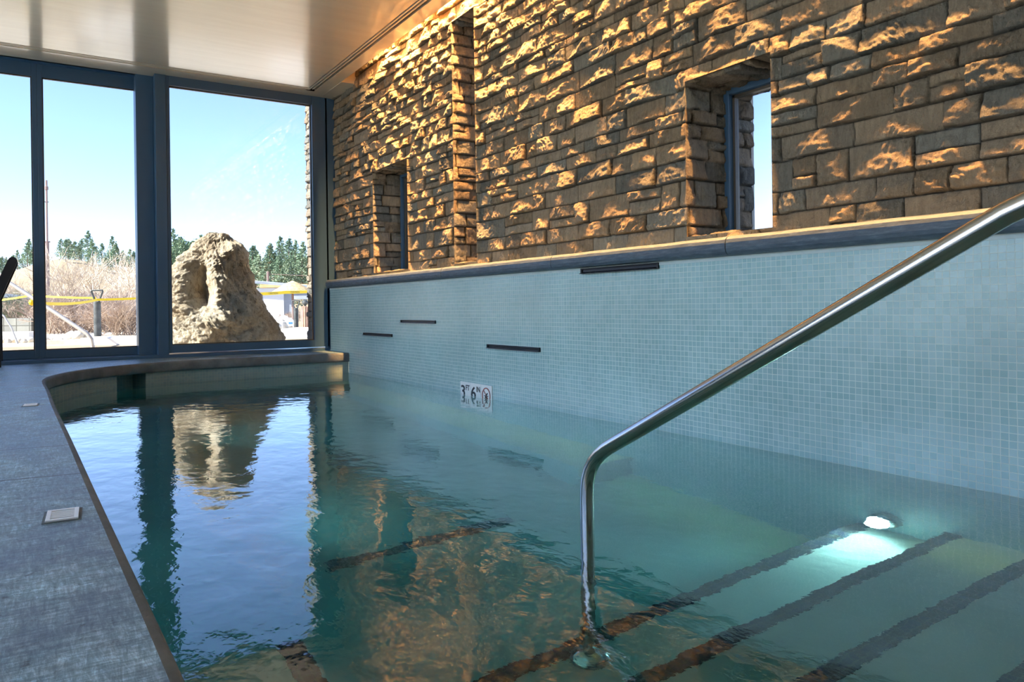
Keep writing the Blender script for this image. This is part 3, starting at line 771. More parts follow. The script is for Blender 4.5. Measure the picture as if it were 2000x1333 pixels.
# ------------------------------------------------------------------ chair at the left edge
m_chair = mat('black_sling_fabric', (0.012, 0.014, 0.018), 0.6)
ch = empty('lounge_chair', (-0.22, 7.50, DECK), label='black padded chair seen in part at the left edge by the window', cat='chair')
t = MB()
for yv in (-0.24,):
    pass
def slab(m, p0, p1, w0, w1, th):      # slab between p0 and p1 (x,z), width in y
    p0 = Vector((p0[0], 0, p0[1])); p1 = Vector((p1[0], 0, p1[1])); d = (p1 - p0); L = d.length; d.normalize(); nrm = Vector((-d.z, 0, d.x))
    n = 14; vs = []; fs = []
    prof = []
    for kx in range(8): a = PI / 2 + PI * kx / 7; prof.append((-0 + math.cos(a) * th / 2 + th / 2, math.sin(a) * th / 2))
    for kx in range(8): a = -PI / 2 + PI * kx / 7; prof.append((L - th / 2 + math.cos(a) * th / 2, math.sin(a) * th / 2))
    for yv in (w0, w1):
        for (u_, v_) in prof:
            q_ = p0 + d * u_ + nrm * v_; vs.append((q_.x, yv, q_.z))
    n = len(prof); fs = [tuple(range(n)), tuple(range(2 * n - 1, n - 1, -1))] + [(i, (i + 1) % n, n + (i + 1) % n, n + i) for i in range(n)]
    m.add(vs, fs)
slab(t, (-0.07, 0.42), (0.12, 0.915), -0.02, 0.02, 0.064); t.build('back_frame', m_chair, ch); t = MB(); slab(t, (-0.07, 0.42), (0.12, 0.915), 0.44, 0.48, 0.064); t.build('back_frame', m_chair, ch, smooth=False)
t = MB(); slab(t, (-0.09, 0.46), (0.085, 0.89), 0.02, 0.44, 0.022); t.build('backrest', m_chair, ch)
t = MB(); slab(t, (-0.62, 0.44), (-0.05, 0.40), -0.02, 0.48, 0.05); t.build('seat', m_chair, ch)
for (xv, yv, z1) in [(0.0, 0, .56), (0.0, .46, .56), (-0.58, 0, .44), (-0.58, .46, .44)]:
    t = MB(); t.box(xv - .02, xv + .02, yv - .02, yv + .02, 0, z1); t.build('leg', m_chair, ch, bevel=0.004)
t = MB(); t.box(-0.55, 0.03, -.02, .02, 0.43, 0.46); t.build('armrest', m_chair, ch, bevel=0.004)

# ------------------------------------------------------------------ outdoors
m_ground = noisy('pale_dry_ground', (0.50, 0.43, 0.33), (0.62, 0.54, 0.43), 0.6, 0.95, 0.3, 8, 0.03, 0.1)
m_hill = noisy('dry_grass_hillside', (0.30, 0.225, 0.14), (0.40, 0.31, 0.20), 0.08, 0.95, 0.4, 1.5, 0.2, 0.05)
def terrain_h(x, y):
    d = np.hypot(x, y)
    az = np.degrees(np.arctan2(x, y))
    g = 0.09 - 0.006 * np.clip(d - 12, 0, 45)
    ridge = 6.2 + 1.1 * np.sin(az * 0.30 + 0.4) + 0.6 * np.sin(az * 0.9)
    rise = sstep(58, 118, d)
    return np.where(d < 12, 0.09, g) + rise * ridge + 2.0 * sstep(110, 170, d) + 0.9 * vnoise(x * .05, y * .05, 3) * sstep(50, 80, d)
az_ = np.radians(np.linspace(-100, 60, 130)); rr_ = np.concatenate([np.linspace(8.2, 40, 30), np.linspace(42, 230, 60)])
# plain ground ring outside the room + hills
RR, AA = np.meshgrid(rr_, az_, indexing='ij')
XX = RR * np.sin(AA); YY = RR * np.cos(AA)
PPg = np.stack([XX, YY, terrain_h(XX, YY)], -1)
hills = grid_mesh('ground', PPg, m_hill); tag(hills, 'dry tan hillside and ground rising behind the shrubs', 'hill', kind='structure')
t = MB()
for (xa, xb, ya, yb) in [(-60, 40, 8.0, 24), (-60, -3.6, -4, 8.0), (3.29, 40, -4, 8.0), (-60, 40, -40, -4)]:
    t.add([(xa, ya, 0.07), (xb, ya, 0.07), (xb, yb, 0.07), (xa, yb, 0.07)], [(0, 1, 2, 3)])
patio = t.build('patio', m_ground); tag(patio, 'pale sunlit paving outside the windows', 'ground', kind='structure')

# --- boulder
def spin(u_, zc_):
    r_ = (u_ - 1000) / 1463 * zc_
    return Vector((zc_ * math.sin(YAW) + r_ * math.cos(YAW), zc_ * math.cos(YAW) - r_ * math.sin(YAW), 0))
m_rock = mat('travertine_rock', (0.6, 0.5, 0.35), 0.95, 0, 0.1); k = NT(m_rock); p = k.pos()
cc = k.ramp(k.noise(p, 3.0, 8, 0.65), [(0.3, (0.56, 0.41, 0.24)), (0.5, (0.78, 0.63, 0.42)), (0.7, (0.92, 0.81, 0.61))])
cc = k.mix(cc, k.ramp(k.noise(k.mapping(p, (1, 1, .45)), 26, 6, 0.75), [(0.32, (0.40, 0.36, 0.32)), (0.5, (1, 1, 1)), (0.8, (1.2, 1.2, 1.2))]), 1.0, 'MULTIPLY')
k.l(cc, k.b.inputs['Base Color'])
b1 = k.bump(k.noise(k.mapping(p, (1, 1, .6)), 30, 8, 0.8), 1.0, 0.06); k.l(k.bump(k.noise(p, 90, 4, 0.7), 1.0, 0.02, b1), k.b.inputs['Normal'])
bc = Vector((1.90, 8.98, 0.05))
prof_b = [(0.00, -.63, .60), (0.12, -.63, .58), (0.30, -.62, .53), (0.50, -.60, .46), (0.70, -.60, .36), (0.86, -.60, .30), (0.98, -.58, .28), (1.10, -.52, .27), (1.22, -.44, .25), (1.32, -.37, .21), (1.40, -.29, .12), (1.46, -.20, .06), (1.478, -.10, .0)]
nr, na = 210, 380
hz = np.linspace(0, 1, nr); zz_ = 1.478 * (1 - (1 - hz) ** 1.6)
pz = np.array([q_[0] for q_ in prof_b]); lf = np.interp(zz_, pz, [q_[1] for q_ in prof_b]); rt = np.interp(zz_, pz, [q_[2] for q_ in prof_b])
cen = (lf + rt) / 2; hw = (rt - lf) / 2
ang = np.linspace(0, 2 * PI, na + 1)
AAn, HHn = np.meshgrid(ang, np.arange(nr), indexing='ij')
ca, sa = np.cos(AAn), np.sin(AAn)
cr_, sr_ = np.cos(AAn + R(24)), np.sin(AAn + R(24)); sq = (np.abs(cr_) ** 3.2 + np.abs(sr_) ** 3.2) ** (-1 / 3.2)
W_ = hw[HHn] * sq * ca; D_ = np.minimum(hw[HHn] * 0.95, 0.5) * sq * sa
Zn = zz_[HHn]
def n3(x, y, z, s, seed): return (fbm(x * s + z * s * .6, y * s - z * s * .3, seed, 5) + fbm(z * s, x * s + 4, seed + 9, 5) + fbm(y * s + 2, z * s, seed + 17, 5)) / 1.7
cx = np.cos(AAn) * 1.0; cy = np.sin(AAn)
disp = 0.08 * n3(cx, cy, Zn, 1.8, 5) + 0.055 * n3(W_, D_, Zn, 5.5, 25) + 0.035 * n3(W_, D_, Zn, 15, 45) + 0.022 * n3(W_, D_, Zn, 38, 75)
# hollows: (offset along view-right, z, radius r, radius z, depth) on the camera side (sa < 0)
uu = cen[HHn] + W_
for (hu, hzz, ru, rz_, dp) in [(-.28, .88, .13, .27, .20), (-.02, 1.34, .11, .07, .10), (.02, 1.08, .15, .14, .07), (.14, .40, .16, .16, .09), (-.05, .20, .13, .16, .10), (.28, .26, .13, .2, .07), (-.40, 1.25, .08, .06, .05), (.27, 1.12, .06, .07, .05), (.12, .83, .09, .2, .05)]:
    e_ = np.exp(-(((uu - hu) / ru) ** 2 + ((Zn - hzz) / rz_) ** 2) ** 1.5)
    disp -= dp * e_ * (sa < -0.05)
fade = np.clip(hw[HHn] / 0.2, 0, 1)
disp = disp * fade
rad = np.hypot(W_, D_) + 1e-6
Wd = cen[HHn] + W_ * (1 + disp / rad); Dd = D_ * (1 + disp / rad)
rv = np.array([math.cos(YAW + .0), -math.sin(YAW), 0]); fv = np.array([math.sin(YAW), math.cos(YAW), 0])
# orient face axes to the line of sight towards the rock
azb = math.atan2(bc.x, bc.y); rv = np.array([math.cos(azb), -math.sin(azb), 0]); fv = np.array([math.sin(azb), math.cos(azb), 0])
PB = Wd[..., None] * rv + Dd[..., None] * fv + np.stack([0 * Zn, 0 * Zn, Zn + 0.05 * n3(cx, cy, Zn, 4, 60) * fade], -1)
boulder = grid_mesh('boulder', PB, m_rock, flip=True); boulder.location = bc
tag(boulder, 'big pitted tan travertine boulder standing outside the fixed window', 'rock')

# --- small rocks
def rock(name, loc, s, seed, mt, lab, grp=None, sz=0.7):
    rr = random.Random(seed); bm = bmesh.new(); bmesh.ops.create_icosphere(bm, subdivisions=3, radius=1)
    of = rr.uniform(0, 50)
    from mathutils import noise as mn
    for v in bm.verts:
        v.co *= 1 + 0.28 * mn.noise(v.co * 1.2 + Vector((of, 0, 0))) + 0.1 * mn.noise(v.co * 4 + Vector((0, of, 0)))
        v.co.x *= s[0]; v.co.y *= s[1]; v.co.z *= s[2]
        if v.co.z < -s[2] * .55: v.co.z = -s[2] * .55
    me = bpy.data.meshes.new(name); bm.to_mesh(me); bm.free(); me.materials.append(mt)
    me.polygons.foreach_set('use_smooth', [True] * len(me.polygons))
    o = bpy.data.objects.new(name, me); C.objects.link(o); o.location = loc; o.rotation_euler = (0, 0, rr.uniform(0, 6)); return tag(o, lab, 'rock', grp)
m_pale_rock = noisy('pale_rock', (0.62, 0.52, 0.38), (0.80, 0.72, 0.58), 4, 0.95, 0.6, 12, 0.03, 0.1)
def gz(p): return float(terrain_h(np.array(p.x), np.array(p.y))) if math.hypot(p.x, p.y) > 24 else 0.07
rr = random.Random(4)
for i in range(26):
    u_ = 6 + i * 10.4 + rr.uniform(-2, 2)
    if 62 < u_ < 88: continue
    p_ = spin(u_, 14.6 + rr.uniform(-.15, .15)); s_ = rr.uniform(.05, .085)
    rock('border_stone', (p_.x, p_.y, 0.10), (s_, s_, s_ * .9), i, m_pale_rock, 'rounded pale stone in the low border row outside the sliding panes', 'border stones outdoors')
for (u_, zc_, s_, lab) in [(548, 23, .22, 'rounded pale landscape rock left of the bollard by the boulder'), (556, 24, .30, 'larger pale rock behind the white sign stand'), (540, 22, .15, 'small pale rock at the right foot of the boulder')]:
    p_ = spin(u_, zc_); rock('landscape_rock', (p_.x, p_.y, 0.1 + s_ * .2), (s_, s_, s_ * .9), int(u_), m_pale_rock, lab)

# --- curbs and walls
m_curb = noisy('pale_concrete_curb', (0.78, 0.72, 0.64), (0.86, 0.80, 0.72), 3, 0.9, 0.1, 20, 0.01)
m_block = mosaic('retaining_block', (0.17, 0.165, 0.14), (0.22, 0.21, 0.17), (0.07, 0.065, 0.05), 'xz', 0.30, 0.9, 0.012, 0.2)
def bar(name, pa_, pb_, z0, z1, th, mt, lab, cat, kind=None):
    d = (pb_ - pa_); L = d.length; d.normalize(); nn_ = Vector((-d.y, d.x, 0)); t = MB()
    t.obox((pa_ + pb_) / 2 + Vector((0, 0, (z0 + z1) / 2)), (d, nn_, Vector((0, 0, 1))), (L / 2, th / 2, (z1 - z0) / 2))
    o = t.build(name, mt, bevel=0.01); return tag(o, lab, cat, kind=kind)
bar('retaining_wall', spin(-160, 22), spin(74, 20.5), 0.05, 0.50, 0.4, m_block, 'low grey block retaining wall far outside the leftmost pane', 'wall')
bar('stone_curb', spin(-60, 17), spin(70, 17), 0.05, 0.22, 0.5, m_curb, 'flat pale curb in front of the grey block wall', 'curb')
bar('stone_curb', spin(174, 13.2), spin(300, 13.0), 0.03, 0.20, 0.45, m_curb, 'flat pale slab at the foot of the near bollard', 'curb')
bar('stone_curb', spin(535, 15.6), spin(640, 15.6), 0.03, 0.16, 0.7, m_curb, 'long white curb right of the boulder', 'curb')
bar('timber_edging', spin(92, 13.5), spin(172, 13.5), 0.03, 0.155, 0.2, noisy('weathered_timber', (0.38, 0.28, 0.22), (0.5, 0.4, 0.32), 6, 0.9, 0.3, 20), 'weathered timber edging low behind the middle pane', 'edging')
for i, (u_, zc_) in enumerate([(138, 14.2), (152, 14.1), (163, 14.3)]):
    p_ = spin(u_, zc_); rock('edging_rock', (p_.x, p_.y, .2), (.11, .09, .1), 70 + i, m_pale_rock, 'tan rock in a short row left of the near bollard', 'tan rocks by the near bollard')

# --- bollards
m_boll = noisy('weathered_dark_metal', (0.05, 0.055, 0.05), (0.12, 0.12, 0.11), 8, 0.6, 0.3, 30, 0.01)
def bollard(u_, zc_, zb, lab):
    p_ = spin(u_, zc_); e = empty('path_bollard', (p_.x, p_.y, zb), -YAW, label=lab, cat='bollard', group='dark bollards outdoors')
    t = MB(); t.lathe([(0.075, 0), (0.075, 0.76), (0.07, 0.78), (0.0, 0.785)], n=20); t.build('post', m_boll, e, smooth=False)
    t = MB(); t.tube([(-.02, 0, .77), (-.05, 0, .80), (-.125, 0, 1.0), (-.115, 0, 1.03), (.115, 0, 1.03), (.125, 0, 1.0), (.05, 0, .80), (.02, 0, .77)], 0.022, 8); t.build('handle', m_boll, e)
bollard(190, 16.8, 0.10, 'dark cylindrical bollard with open top handle seen through the middle pane')
bollard(578, 25, -0.10, 'dark cylindrical bollard with open top handle right of the boulder')

# --- outdoor rail and thin hoop
m_rail_out = mat('weathered_steel', (0.55, 0.50, 0.44), 0.5, 0.4)
e = empty('outdoor_handrail', (0.67, 10.63, 0.07), label='slanting steel handrail outside beyond the leftmost panes', cat='handrail')
t = MB(); o0 = Vector((0.67, 10.63, 0.07))
t.tube([Vector(q_) - o0 for q_ in [(-.55, 11.42, 1.28), (-0.2, 11.2, 1.02), (0.03, 11.05, 0.84), (0.5, 10.74, 0.46), (0.60, 10.675, 0.38), (0.645, 10.65, 0.31), (0.66, 10.64, 0.2), (0.66, 10.64, 0.07)]], 0.024, 12); t.build('rail_tube', m_rail_out, e, smooth=True)
p1, p2 = spin(-6, 14), spin(34, 14)
e = empty('garden_hoop', (p1.x, p1.y, .07), label='thin curved pipe low outside the leftmost pane', cat='pipe')
t = MB(); t.tube([(0, 0, .62), ((p2.x - p1.x) * .35, (p2.y - p1.y) * .35, .52), ((p2.x - p1.x) * .7, (p2.y - p1.y) * .7, .30), ((p2.x - p1.x), (p2.y - p1.y), .0)], 0.015, 8); t.build('pipe', m_rail_out, e)

# --- caution tape
m_tape = mat('yellow_tape', (0.90, 0.62, 0.01), 0.6)
m_tape.node_tree.nodes['Principled BSDF'].inputs['Subsurface Weight'].default_value = 0
def tape(name, pts, wdt, lab, txt=False):
    t = MB(); vs = []; fs = []; n = 0
    P_ = []
    for a, b in zip(pts[:-1], pts[1:]):
        for s_ in range(16):
            f_ = s_ / 16; q_ = a.lerp(b, f_); q_.z -= 0.05 * 4 * f_ * (1 - f_) * (b - a).length / 6; P_.append(q_)
    P_.append(pts[-1]); e = empty(name, P_[0], label=lab, cat='tape')
    for i, q_ in enumerate(P_):
        tw = 0.15 * math.sin(i * .37); q_ = q_ - P_[0]
        vs += [q_ + Vector((0.02 * tw, 0.004, wdt / 2)), q_ + Vector((-0.02 * tw, -0.004, -wdt / 2))]
        if i: fs.append((2 * i - 2, 2 * i - 1, 2 * i + 1, 2 * i))
    t.add(vs, fs); o = t.build('ribbon', m_tape, e); md = o.modifiers.new('thick', 'SOLIDIFY'); md.thickness = 0.002
    if txt:
        d_ = (pts[-1] - pts[0]).normalized()
        for f_ in (0.35, 0.6, 0.85):
            c = bpy.data.curves.new('tape_lettering', 'FONT'); c.body = 'CAUTION'; c.size = 0.06; c.extrude = 0.0005; c.align_x = 'CENTER'; c.align_y = 'CENTER'; c.materials.append(m_ink)
            o = font_mesh(c, 'tape_lettering'); o.parent = e
            q_ = P_[int(f_ * (len(P_) - 1))] - P_[0]; nn_ = Vector((d_.y, -d_.x, 0)).normalized(); Mx = Matrix((Vector((d_.x, d_.y, 0)).normalized(), Vector((0, 0, 1)), nn_)).transposed().to_4x4(); Mx.translation = q_ + nn_ * 0.03
            o.matrix_local = Mx
def at_z(u_, zc_, z_): q_ = spin(u_, zc_); q_.z = z_; return q_
tape('caution_tape', [at_z(62, 11.0, .80), at_z(190, 16.7, .92), at_z(330, 18, 1.0)], 0.05, 'yellow caution tape strung past the near bollard to the rail')
tape('caution_tape', [at_z(4, 17, .95), at_z(60, 16.9, 1.04), at_z(188, 16.8, .96)], 0.04, 'thinner second strand of yellow tape at the far left')
tape('caution_tape', [at_z(470, 18, 1.02), at_z(560, 19, 1.08), at_z(640, 20, 1.14)], 0.075, 'yellow caution tape stretched between boulder and stone wall end', True)
t = MB(); t.lathe([(0.0, -.05), (.03, -.03), (.04, 0), (.03, .03), (0, .05)], n=10)
kn = t.build('tape_knot', m_tape); p_ = spin(62, 10.95); kn.location = (p_.x, p_.y, .80); tag(kn, 'yellow tape knotted on the outdoor steel rail', 'tape')

# --- tall mast
p_ = spin(94, 45); e = empty('mast', (p_.x, p_.y, -0.3), label='tall thin rusty mast seen through the middle pane', cat='mast')
m_mast = mat('rusty_mast', (0.30, 0.20, 0.17), 0.7)
t = MB(); t.tube([(0, 0, 0), (0, 0, 5.2)], 0.10, 8); t.tube([(0, 0, 5.2), (0, 0, 8.9)], 0.055, 8); t.build('pole', m_mast, e)
t = MB(); t.tube([(-.16, 0, 5.2), (.16, 0, 5.2)], .04, 6); t.build('crossbar', m_mast, e); t = MB(); t.tube([(-.11, 0, 7.6), (.11, 0, 7.6)], .03, 6); t.build('crossbar', m_mast, e)
t = MB(); t.lathe([(0.0, 0), (.10, .03), (.10, .22), (0, .3)], (0, 0, 8.3), 10); t.build('lamp_head', m_mast, e)

# --- thatched umbrella, building, barrel, sign, power pole
m_thatch = noisy('straw_thatch', (0.50, 0.33, 0.15), (0.72, 0.52, 0.27), 8, 0.95, 0.6, 30, 0.03)
p_ = spin(572, 38); e = empty('thatched_parasol', (p_.x, p_.y, -0.05), label='straw thatched parasol on a wooden pole right of the boulder', cat='parasol')
for i, (r0, r1, z0, z1) in enumerate([(1.02, .75, 1.58, 1.75), (.84, .55, 1.70, 1.88), (.62, .33, 1.84, 2.02), (.40, .0, 1.98, 2.16)]):
    t = MB(); t.lathe([(r0 - .03, z0 - .04), (r0, z0), (r1, z1), (0.0, z1 + .01)], n=24); t.build('thatch_tier', m_thatch, e)
t = MB(); t.tube([(0, 0, 0), (0, 0, 1.7)], 0.06, 8); t.build('pole', m_mast, e)
m_siding = noisy('white_siding', (0.74, 0.74, 0.72), (0.82, 0.82, 0.8), 1, 0.8, 0)
m_metalroof = noisy('grey_metal_roof', (0.30, 0.33, 0.36), (0.40, 0.43, 0.45), 1, 0.5, 0)
p_ = spin(520, 50); e = empty('shed_building', (p_.x, p_.y, -0.25), R(-25), label='white shed with sloping grey roof behind the boulder', cat='building')
t = MB(); t.box(-0.9, 1.3, -1, 1, 0, 2.3); t.build('wall', m_siding, e)
t = MB(); t.add([(-1.5, -1.4, 2.85), (3.8, -1.4, 2.35), (3.8, 1.6, 2.45), (-1.5, 1.6, 2.95), (-1.5, -1.4, 2.70), (3.8, -1.4, 2.20), (3.8, 1.6, 2.30), (-1.5, 1.6, 2.80)], [(0, 1, 2, 3), (4, 7, 6, 5), (0, 4, 5, 1), (1, 5, 6, 2), (2, 6, 7, 3), (3, 7, 4, 0)]); t.build('roof', m_metalroof, e)
t = MB(); t.box(1.3, 1.9, -.9, -.7, 0, 2.3); t.build('corner_panel', m_metalroof, e)
t = MB(); t.box(-.55, -.05, -1.03, -1.0, 0.1, 2.0); t.build('door', m_metalroof, e)
for xv in (3.4,):
    t = MB(); t.tube([(xv, -1.2, 0), (xv, -1.2, 2.25)], .05, 8); t.build('roof_post', m_mast, e)
p_ = spin(640, 58); e = empty('tan_building', (p_.x, p_.y, -.3), R(-30), label='low building with an orange fascia right behind the parasol', cat='building')
t = MB(); t.box(-4.5, 4, -1, 1, 1.7, 2.6); t.build('wall', m_metalroof, e)
t = MB(); t.box(-4.8, 4, -1.3, 1.3, 2.6, 2.85); t.build('fascia', noisy('orange_fascia', (.65, .36, .16), (.72, .42, .2), 2, .8, 0), e)
p_ = spin(596, 24); e = empty('slatted_barrel', (p_.x, p_.y, -0.06), label='wooden slatted bin beside the end of the stone wall', cat='bin')
m_slat = noisy('reddish_slats', (0.42, 0.24, 0.16), (0.6, 0.38, 0.26), 6, 0.8, 0.2)
for i in range(12):
    a = 2 * PI * i / 12; t = MB(); t.obox((0.13 * math.cos(a), 0.13 * math.sin(a), .4), (Vector((-math.sin(a), math.cos(a), 0)), Vector((math.cos(a), math.sin(a), 0)), Vector((0, 0, 1))), (.026, .012, .4)); t.build('slat', m_slat, e)
t = MB(); t.lathe([(.12, .02), (.12, .76), (0, .77)], n=16); t.build('liner', m_boll, e)
t = MB(); t.tube([(0, 0, .78), (0, 0, .86)], .03, 8); t.lathe([(0, -.10), (.08, -.06), (.10, 0), (.08, .06), (0, .10)], (0, 0, .92), 12); t.build('lid_knob', m_boll, e)
p_ = spin(564, 21); e = empty('sign_stand', (p_.x, p_.y, 0.04), -YAW, label='small white stand with a blue and white panel near the rocks', cat='sign')
t = MB(); t.tube([(-.19, 0, 0), (-.19, 0, .26), (.12, 0, .26)], .012, 6); t.tube([(.12, 0, 0), (.12, 0, .30)], .012, 6); t.build('stand', m_white, e)
t = MB(); t.add([(-.02, 0, .14), (.12, 0, .14), (.12, 0, .30), (.05, 0, .37), (-.02, 0, .30), (-.02, .03, .14), (.12, .03, .14), (.12, .03, .30), (.05, .03, .37), (-.02, .03, .30)], [(0, 1, 2, 3, 4), (9, 8, 7, 6, 5), (0, 5, 6, 1), (1, 6, 7, 2), (2, 7, 8, 3), (3, 8, 9, 4), (4, 9, 5, 0)]); t.build('panel', m_white, e)
t = MB(); t.box(-.01, .11, -.006, 0, .19, .25); t.build('blue_stripe', mat('blue_label', (.05, .16, .5), .5), e)
p_ = spin(524, 60); e = empty('utility_pole', (p_.x, p_.y, -.2), label='short dark utility pole rising behind the white shed roof', cat='pole')
t = MB(); t.tube([(0, 0, 0), (0, 0, 3.9)], .10, 8); t.build('pole', m_mast, e)
t = MB(); t.tube([(0, 0, 3.7), (3.2, -1.5, 3.5), (8, -4, 3.45)], .018, 5); t.build('wire', m_mast, e)
# left-hand distant buildings and sign board
p_ = spin(164, 44); e = empty('red_shed', (p_.x, p_.y, -.2), R(-10), label='small reddish shed with pale roof behind the bare shrubs', cat='building')
t = MB(); t.box(-.45, .45, -.5, .5, 0, 1.75); t.build('wall', noisy('red_brown_siding', (.42, .2, .15), (.5, .27, .2), 2, .8, 0), e)
t = MB(); t.box(-.6, .6, -.65, .65, 1.75, 1.9); t.build('roof', m_siding, e)
p_ = spin(26, 34); e = empty('pale_building', (p_.x, p_.y, -.1), R(2), label='pale low building with a white roof outside the leftmost pane', cat='building')
t = MB(); t.box(-.9, 1.1, 0, 2, 0, 1.35); t.build('wall', noisy('grey_siding', (.35, .36, .33), (.42, .42, .4), 2, .8, 0), e)
t = MB(); t.add([(-1.2, -.2, 1.55), (1.3, -.2, 1.30), (1.3, 2.2, 1.30), (-1.2, 2.2, 1.55), (-1.2, -.2, 1.72), (1.3, -.2, 1.45), (1.3, 2.2, 1.45), (-1.2, 2.2, 1.72)], [(0, 1, 2, 3), (4, 7, 6, 5), (0, 4, 5, 1), (1, 5, 6, 2), (2, 6, 7, 3), (3, 7, 4, 0)]); t.build('roof', m_siding, e)
t = MB(); t.box(-.32, .30, -.05, 0, .80, 1.20); sg = t.build('sign_board', m_white, e)
c = bpy.data.curves.new('sign_letter', 'FONT'); c.body = 'G'; c.size = 0.26; c.extrude = .002; c.align_x = 'CENTER'; c.align_y = 'CENTER'; c.materials.append(m_boll)
o = font_mesh(c, 'sign_letter'); o.parent = e; o.rotation_euler = (PI / 2, 0, 0); o.location = (.17, -.055, 1.02)

# ------------------------------------------------------------------ vegetation
def foliage_mat(name, c1, c2):
    m = noisy(name, c1, c2, 1.2, 0.9, 0, 1); return m
m_pine = foliage_mat('pine_foliage', (0.15, 0.22, 0.13), (0.23, 0.31, 0.18))
m_pine2 = foliage_mat('pine_foliage_light', (0.21, 0.27, 0.16), (0.31, 0.37, 0.23))
m_bark = noisy('bark', (.16, .11, .08), (.24, .18, .13), 4, .9, .2)
m_twig = foliage_mat('bare_twigs', (0.52, 0.42, 0.31), (0.70, 0.59, 0.46))
m_twig2 = foliage_mat('reddish_twigs', (0.38, 0.28, 0.21), (0.54, 0.42, 0.32))
def pine(seed, mf, hgt=7.0, wid=1.7):
    rr = random.Random(seed); e = empty('pine_tree', (0, 0, 0)); t = MB()
    t.tube([(0, 0, 0), (0, 0, hgt * .5), (0, 0, hgt * .97)], [.16, .10, .03], 6); t.build('trunk', m_bark, e)
    t = MB()
    nb = 46
    for i in range(nb):
        f_ = i / nb; z = hgt * (0.20 + 0.78 * f_) + rr.uniform(-.2, .2); rad_ = wid * (1 - f_) ** 0.75 * rr.uniform(.6, 1.1) + .15
        a = rr.uniform(0, 2 * PI)
        cxx, cyy = rad_ * .62 * math.cos(a), rad_ * .62 * math.sin(a)
        for j in range(26):
            q_ = Vector((cxx + rr.gauss(0, rad_ * .30), cyy + rr.gauss(0, rad_ * .30), z + rr.gauss(0, .22)))
            s_ = rr.uniform(.10, .24); d1 = Vector((rr.gauss(0, 1), rr.gauss(0, 1), rr.gauss(0, .6))).normalized() * s_; d2 = Vector((rr.gauss(0, 1), rr.gauss(0, 1), rr.gauss(0, 1))).normalized() * s_ * .7
            t.add([q_ - d1, q_ + d2, q_ + d1, q_ - d2], [(0, 1, 2, 3)])
    t.build('foliage', mf, e); return e
def bare(seed, mt, hgt=3.8, wid=2.0, name='bare_tree', n0=7, trunk=True):
    rr = random.Random(seed); e = empty(name, (0, 0, 0)); t = MB(); tk = MB()
    def grow(p, d, L, r_, dep, mesh):
        q_ = p + d * L; mid = p + d * L * .5 + Vector((rr.gauss(0, 1), rr.gauss(0, 1), 0)) * L * .05
        mesh.tube([p, mid, q_], [r_, r_ * .85, r_ * .65], 3 if dep > 1 else 5, False)
        if dep >= 5: return
        for _ in range(rr.choice([2, 3, 3])):
            nd = (d + Vector((rr.gauss(0, .42), rr.gauss(0, .42), rr.gauss(.06, .26)))).normalized()
            grow(p.lerp(q_, rr.uniform(.45, 1)), nd, L * rr.uniform(.6, .85), max(r_ * .62, .006), dep + 1, t)
    for i in range(n0):
        a = 2 * PI * i / n0 + rr.uniform(-.4, .4); sp = rr.uniform(.15, .75) * wid / hgt
        d = Vector((math.cos(a) * sp, math.sin(a) * sp, 1)).normalized()
        grow(Vector((rr.uniform(-.25, .25) * wid, rr.uniform(-.25, .25) * wid, 0)), d, hgt * .36, hgt * .010, 1, tk)
    t.build('twigs', mt, e); tk.build('stems', mt, e); return e
# pines on the hill
protos = [pine(1, m_pine, 7, 2.2), pine(2, m_pine2, 6, 2.5), pine(3, m_pine, 8, 2.0), pine(4, m_pine2, 5, 2.4)]
rr = random.Random(21)
labs = ['dark green pine among the trees on the far hill ridge', 'lighter round-crowned pine among the trees on the far hill ridge', 'slender dark pine among the trees on the far hill ridge', 'low bushy light green pine on the far hillside']
first = [True] * 4
spots = []
for i in range(90):
    u_ = 332 + (i * 7.3 + rr.uniform(-4, 4)) % 290; zc_ = rr.uniform(76, 120); spots.append((u_, zc_, 1.0))
for i in range(22):
    spots.append((120 + i * 7.2 + rr.uniform(-3, 3), rr.uniform(85, 112), 0.72))
for i in range(14):
    spots.append((-20 + i * 8 + rr.uniform(-3, 3), rr.uniform(105, 130), 0.75))
for i in range(16):
    spots.append((rr.uniform(330, 470), rr.uniform(60, 85), 0.75))
for (u_, zc_, sc) in spots:
    t_ = rr.choice([0, 0, 1, 2, 2, 3])
    o = protos[t_] if first[t_] else copy_tree(protos[t_]); first[t_] = False
    p_ = spin(u_, zc_); s_ = sc * rr.uniform(.45, .72)
    o.location = (p_.x, p_.y, float(terrain_h(np.array(p_.x), np.array(p_.y))) - .15); o.scale = (s_, s_, s_ * rr.uniform(.9, 1.1)); o.rotation_euler = (0, 0, rr.uniform(0, 6))
    tag(o, labs[t_], 'tree', 'pines on the far hill')
jn = copy_tree(protos[3]); p_ = spin(545, 66); jn.name = 'juniper_bush'; jn.location = (p_.x, p_.y, 0.6); jn.scale = (1.1, 1.1, .55); tag(jn, 'round dark green juniper bush above the white shed roof', 'bush')
del jn['group']
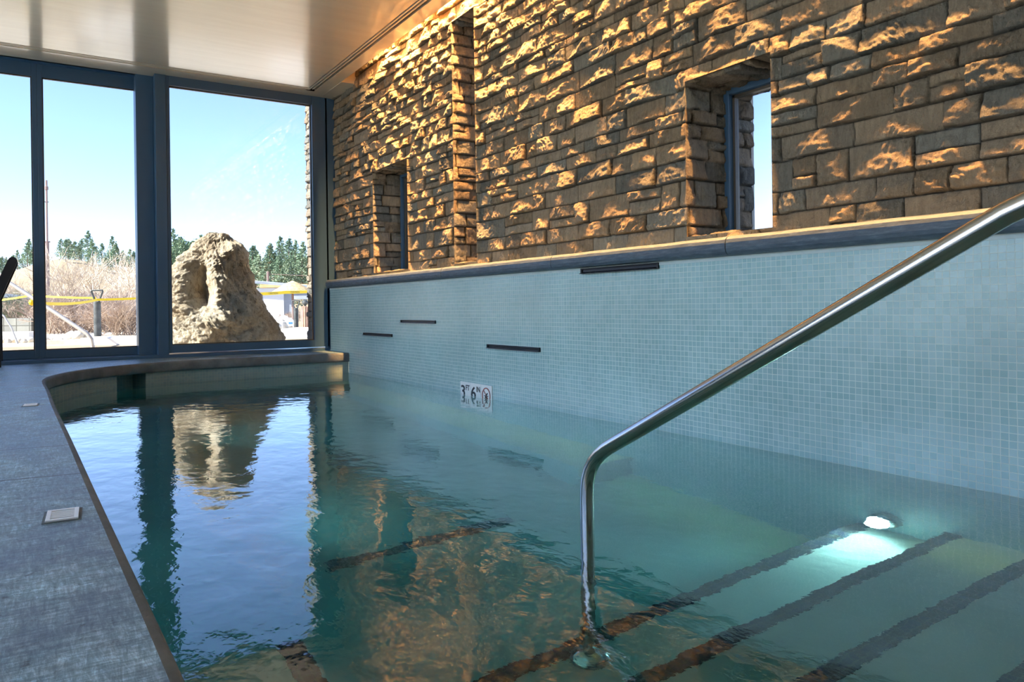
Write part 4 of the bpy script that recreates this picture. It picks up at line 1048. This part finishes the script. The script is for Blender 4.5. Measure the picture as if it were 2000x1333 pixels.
# bare shrubs and willow
bp = [bare(31, m_twig, 3.9, 3.0), bare(32, m_twig, 3.2, 2.6), bare(33, m_twig2, 2.2, 2.2, 'bare_shrub', 9), bare(34, m_twig2, 1.6, 2.0, 'bare_shrub', 10)]
bl = [(0, 176, 30, 1.0, 'pale bare spreading tree in the middle of the narrow pane'), (1, 116, 28, 0.95, 'bare pale tree beside the rusty mast'), (1, 240, 33, 1.15, 'bare pale tree near the wide dark post'),
      (0, 262, 40, 1.0, 'bare tree partly hidden behind the wide dark post'), (1, 352, 38, 0.95, 'bare tree rising left behind the boulder'), (0, 40, 40, .8, 'grey bare tree above the pale building at far left'), (1, 8, 44, .8, 'bare tree behind the black chair back'), (1, 66, 42, .8, 'bare tree behind the slim mullion')]
used = set()
for (t_, u_, zc_, s_, lab) in bl:
    o = bp[t_] if t_ not in used else copy_tree(bp[t_]); used.add(t_)
    p_ = spin(u_, zc_); o.location = (p_.x, p_.y, -.1); o.scale = (s_,) * 3; o.rotation_euler = (0, 0, rr.uniform(0, 6)); tag(o, lab, 'tree')
for i in range(26):
    t_ = 2 + i % 2; o = bp[t_] if t_ not in used else copy_tree(bp[t_]); used.add(t_)
    u_ = 84 + (i * 37) % 200; zc_ = 18.5 + (i % 5) * 1.6 + (4.5 if u_ < 92 else 0); p_ = spin(u_, zc_); o.location = (p_.x, p_.y, 0.0); o.scale = (.75, .75, .62 + .04 * (i % 5)); o.rotation_euler = (0, 0, rr.uniform(0, 6))
    tag(o, 'leafless reddish-tan shrub in the thicket behind the near bollard', 'shrub', 'bare shrubs in the thicket')
m_brush = foliage_mat('grey_green_brush', (0.20, 0.21, 0.13), (0.30, 0.30, 0.20))
gb = bare(35, m_brush, 1.9, 2.4, 'brush_shrub', 11)
for i in range(16):
    o = gb if i == 0 else copy_tree(gb); u_ = -14 + i * 6.1; zc_ = 29 + (i % 4) * 4.5; p_ = spin(u_, zc_); o.location = (p_.x, p_.y, -.15); o.scale = (1.0, 1.0, .8 + .14 * (i % 4)); o.rotation_euler = (0, 0, i * 1.7)
    tag(o, 'grey-green brush shrub on the slope behind the block wall', 'shrub', 'grey-green brush outside the leftmost pane')
for i in range(7):
    o = copy_tree(bp[3]); u_ = [4, 26, 48, 556, 575, 592, 605][i]; zc_ = [27, 28, 27, 46, 48, 47, 45][i]; p_ = spin(u_, zc_); o.location = (p_.x, p_.y, -.15); o.scale = (.7, .7, .5); o.rotation_euler = (0, 0, i)
    tag(o, 'low dry shrub above the grey block wall at far left' if i < 3 else 'low dry shrub under the thatched parasol', 'shrub', 'dry shrubs at far left' if i < 3 else 'dry shrubs by the parasol')
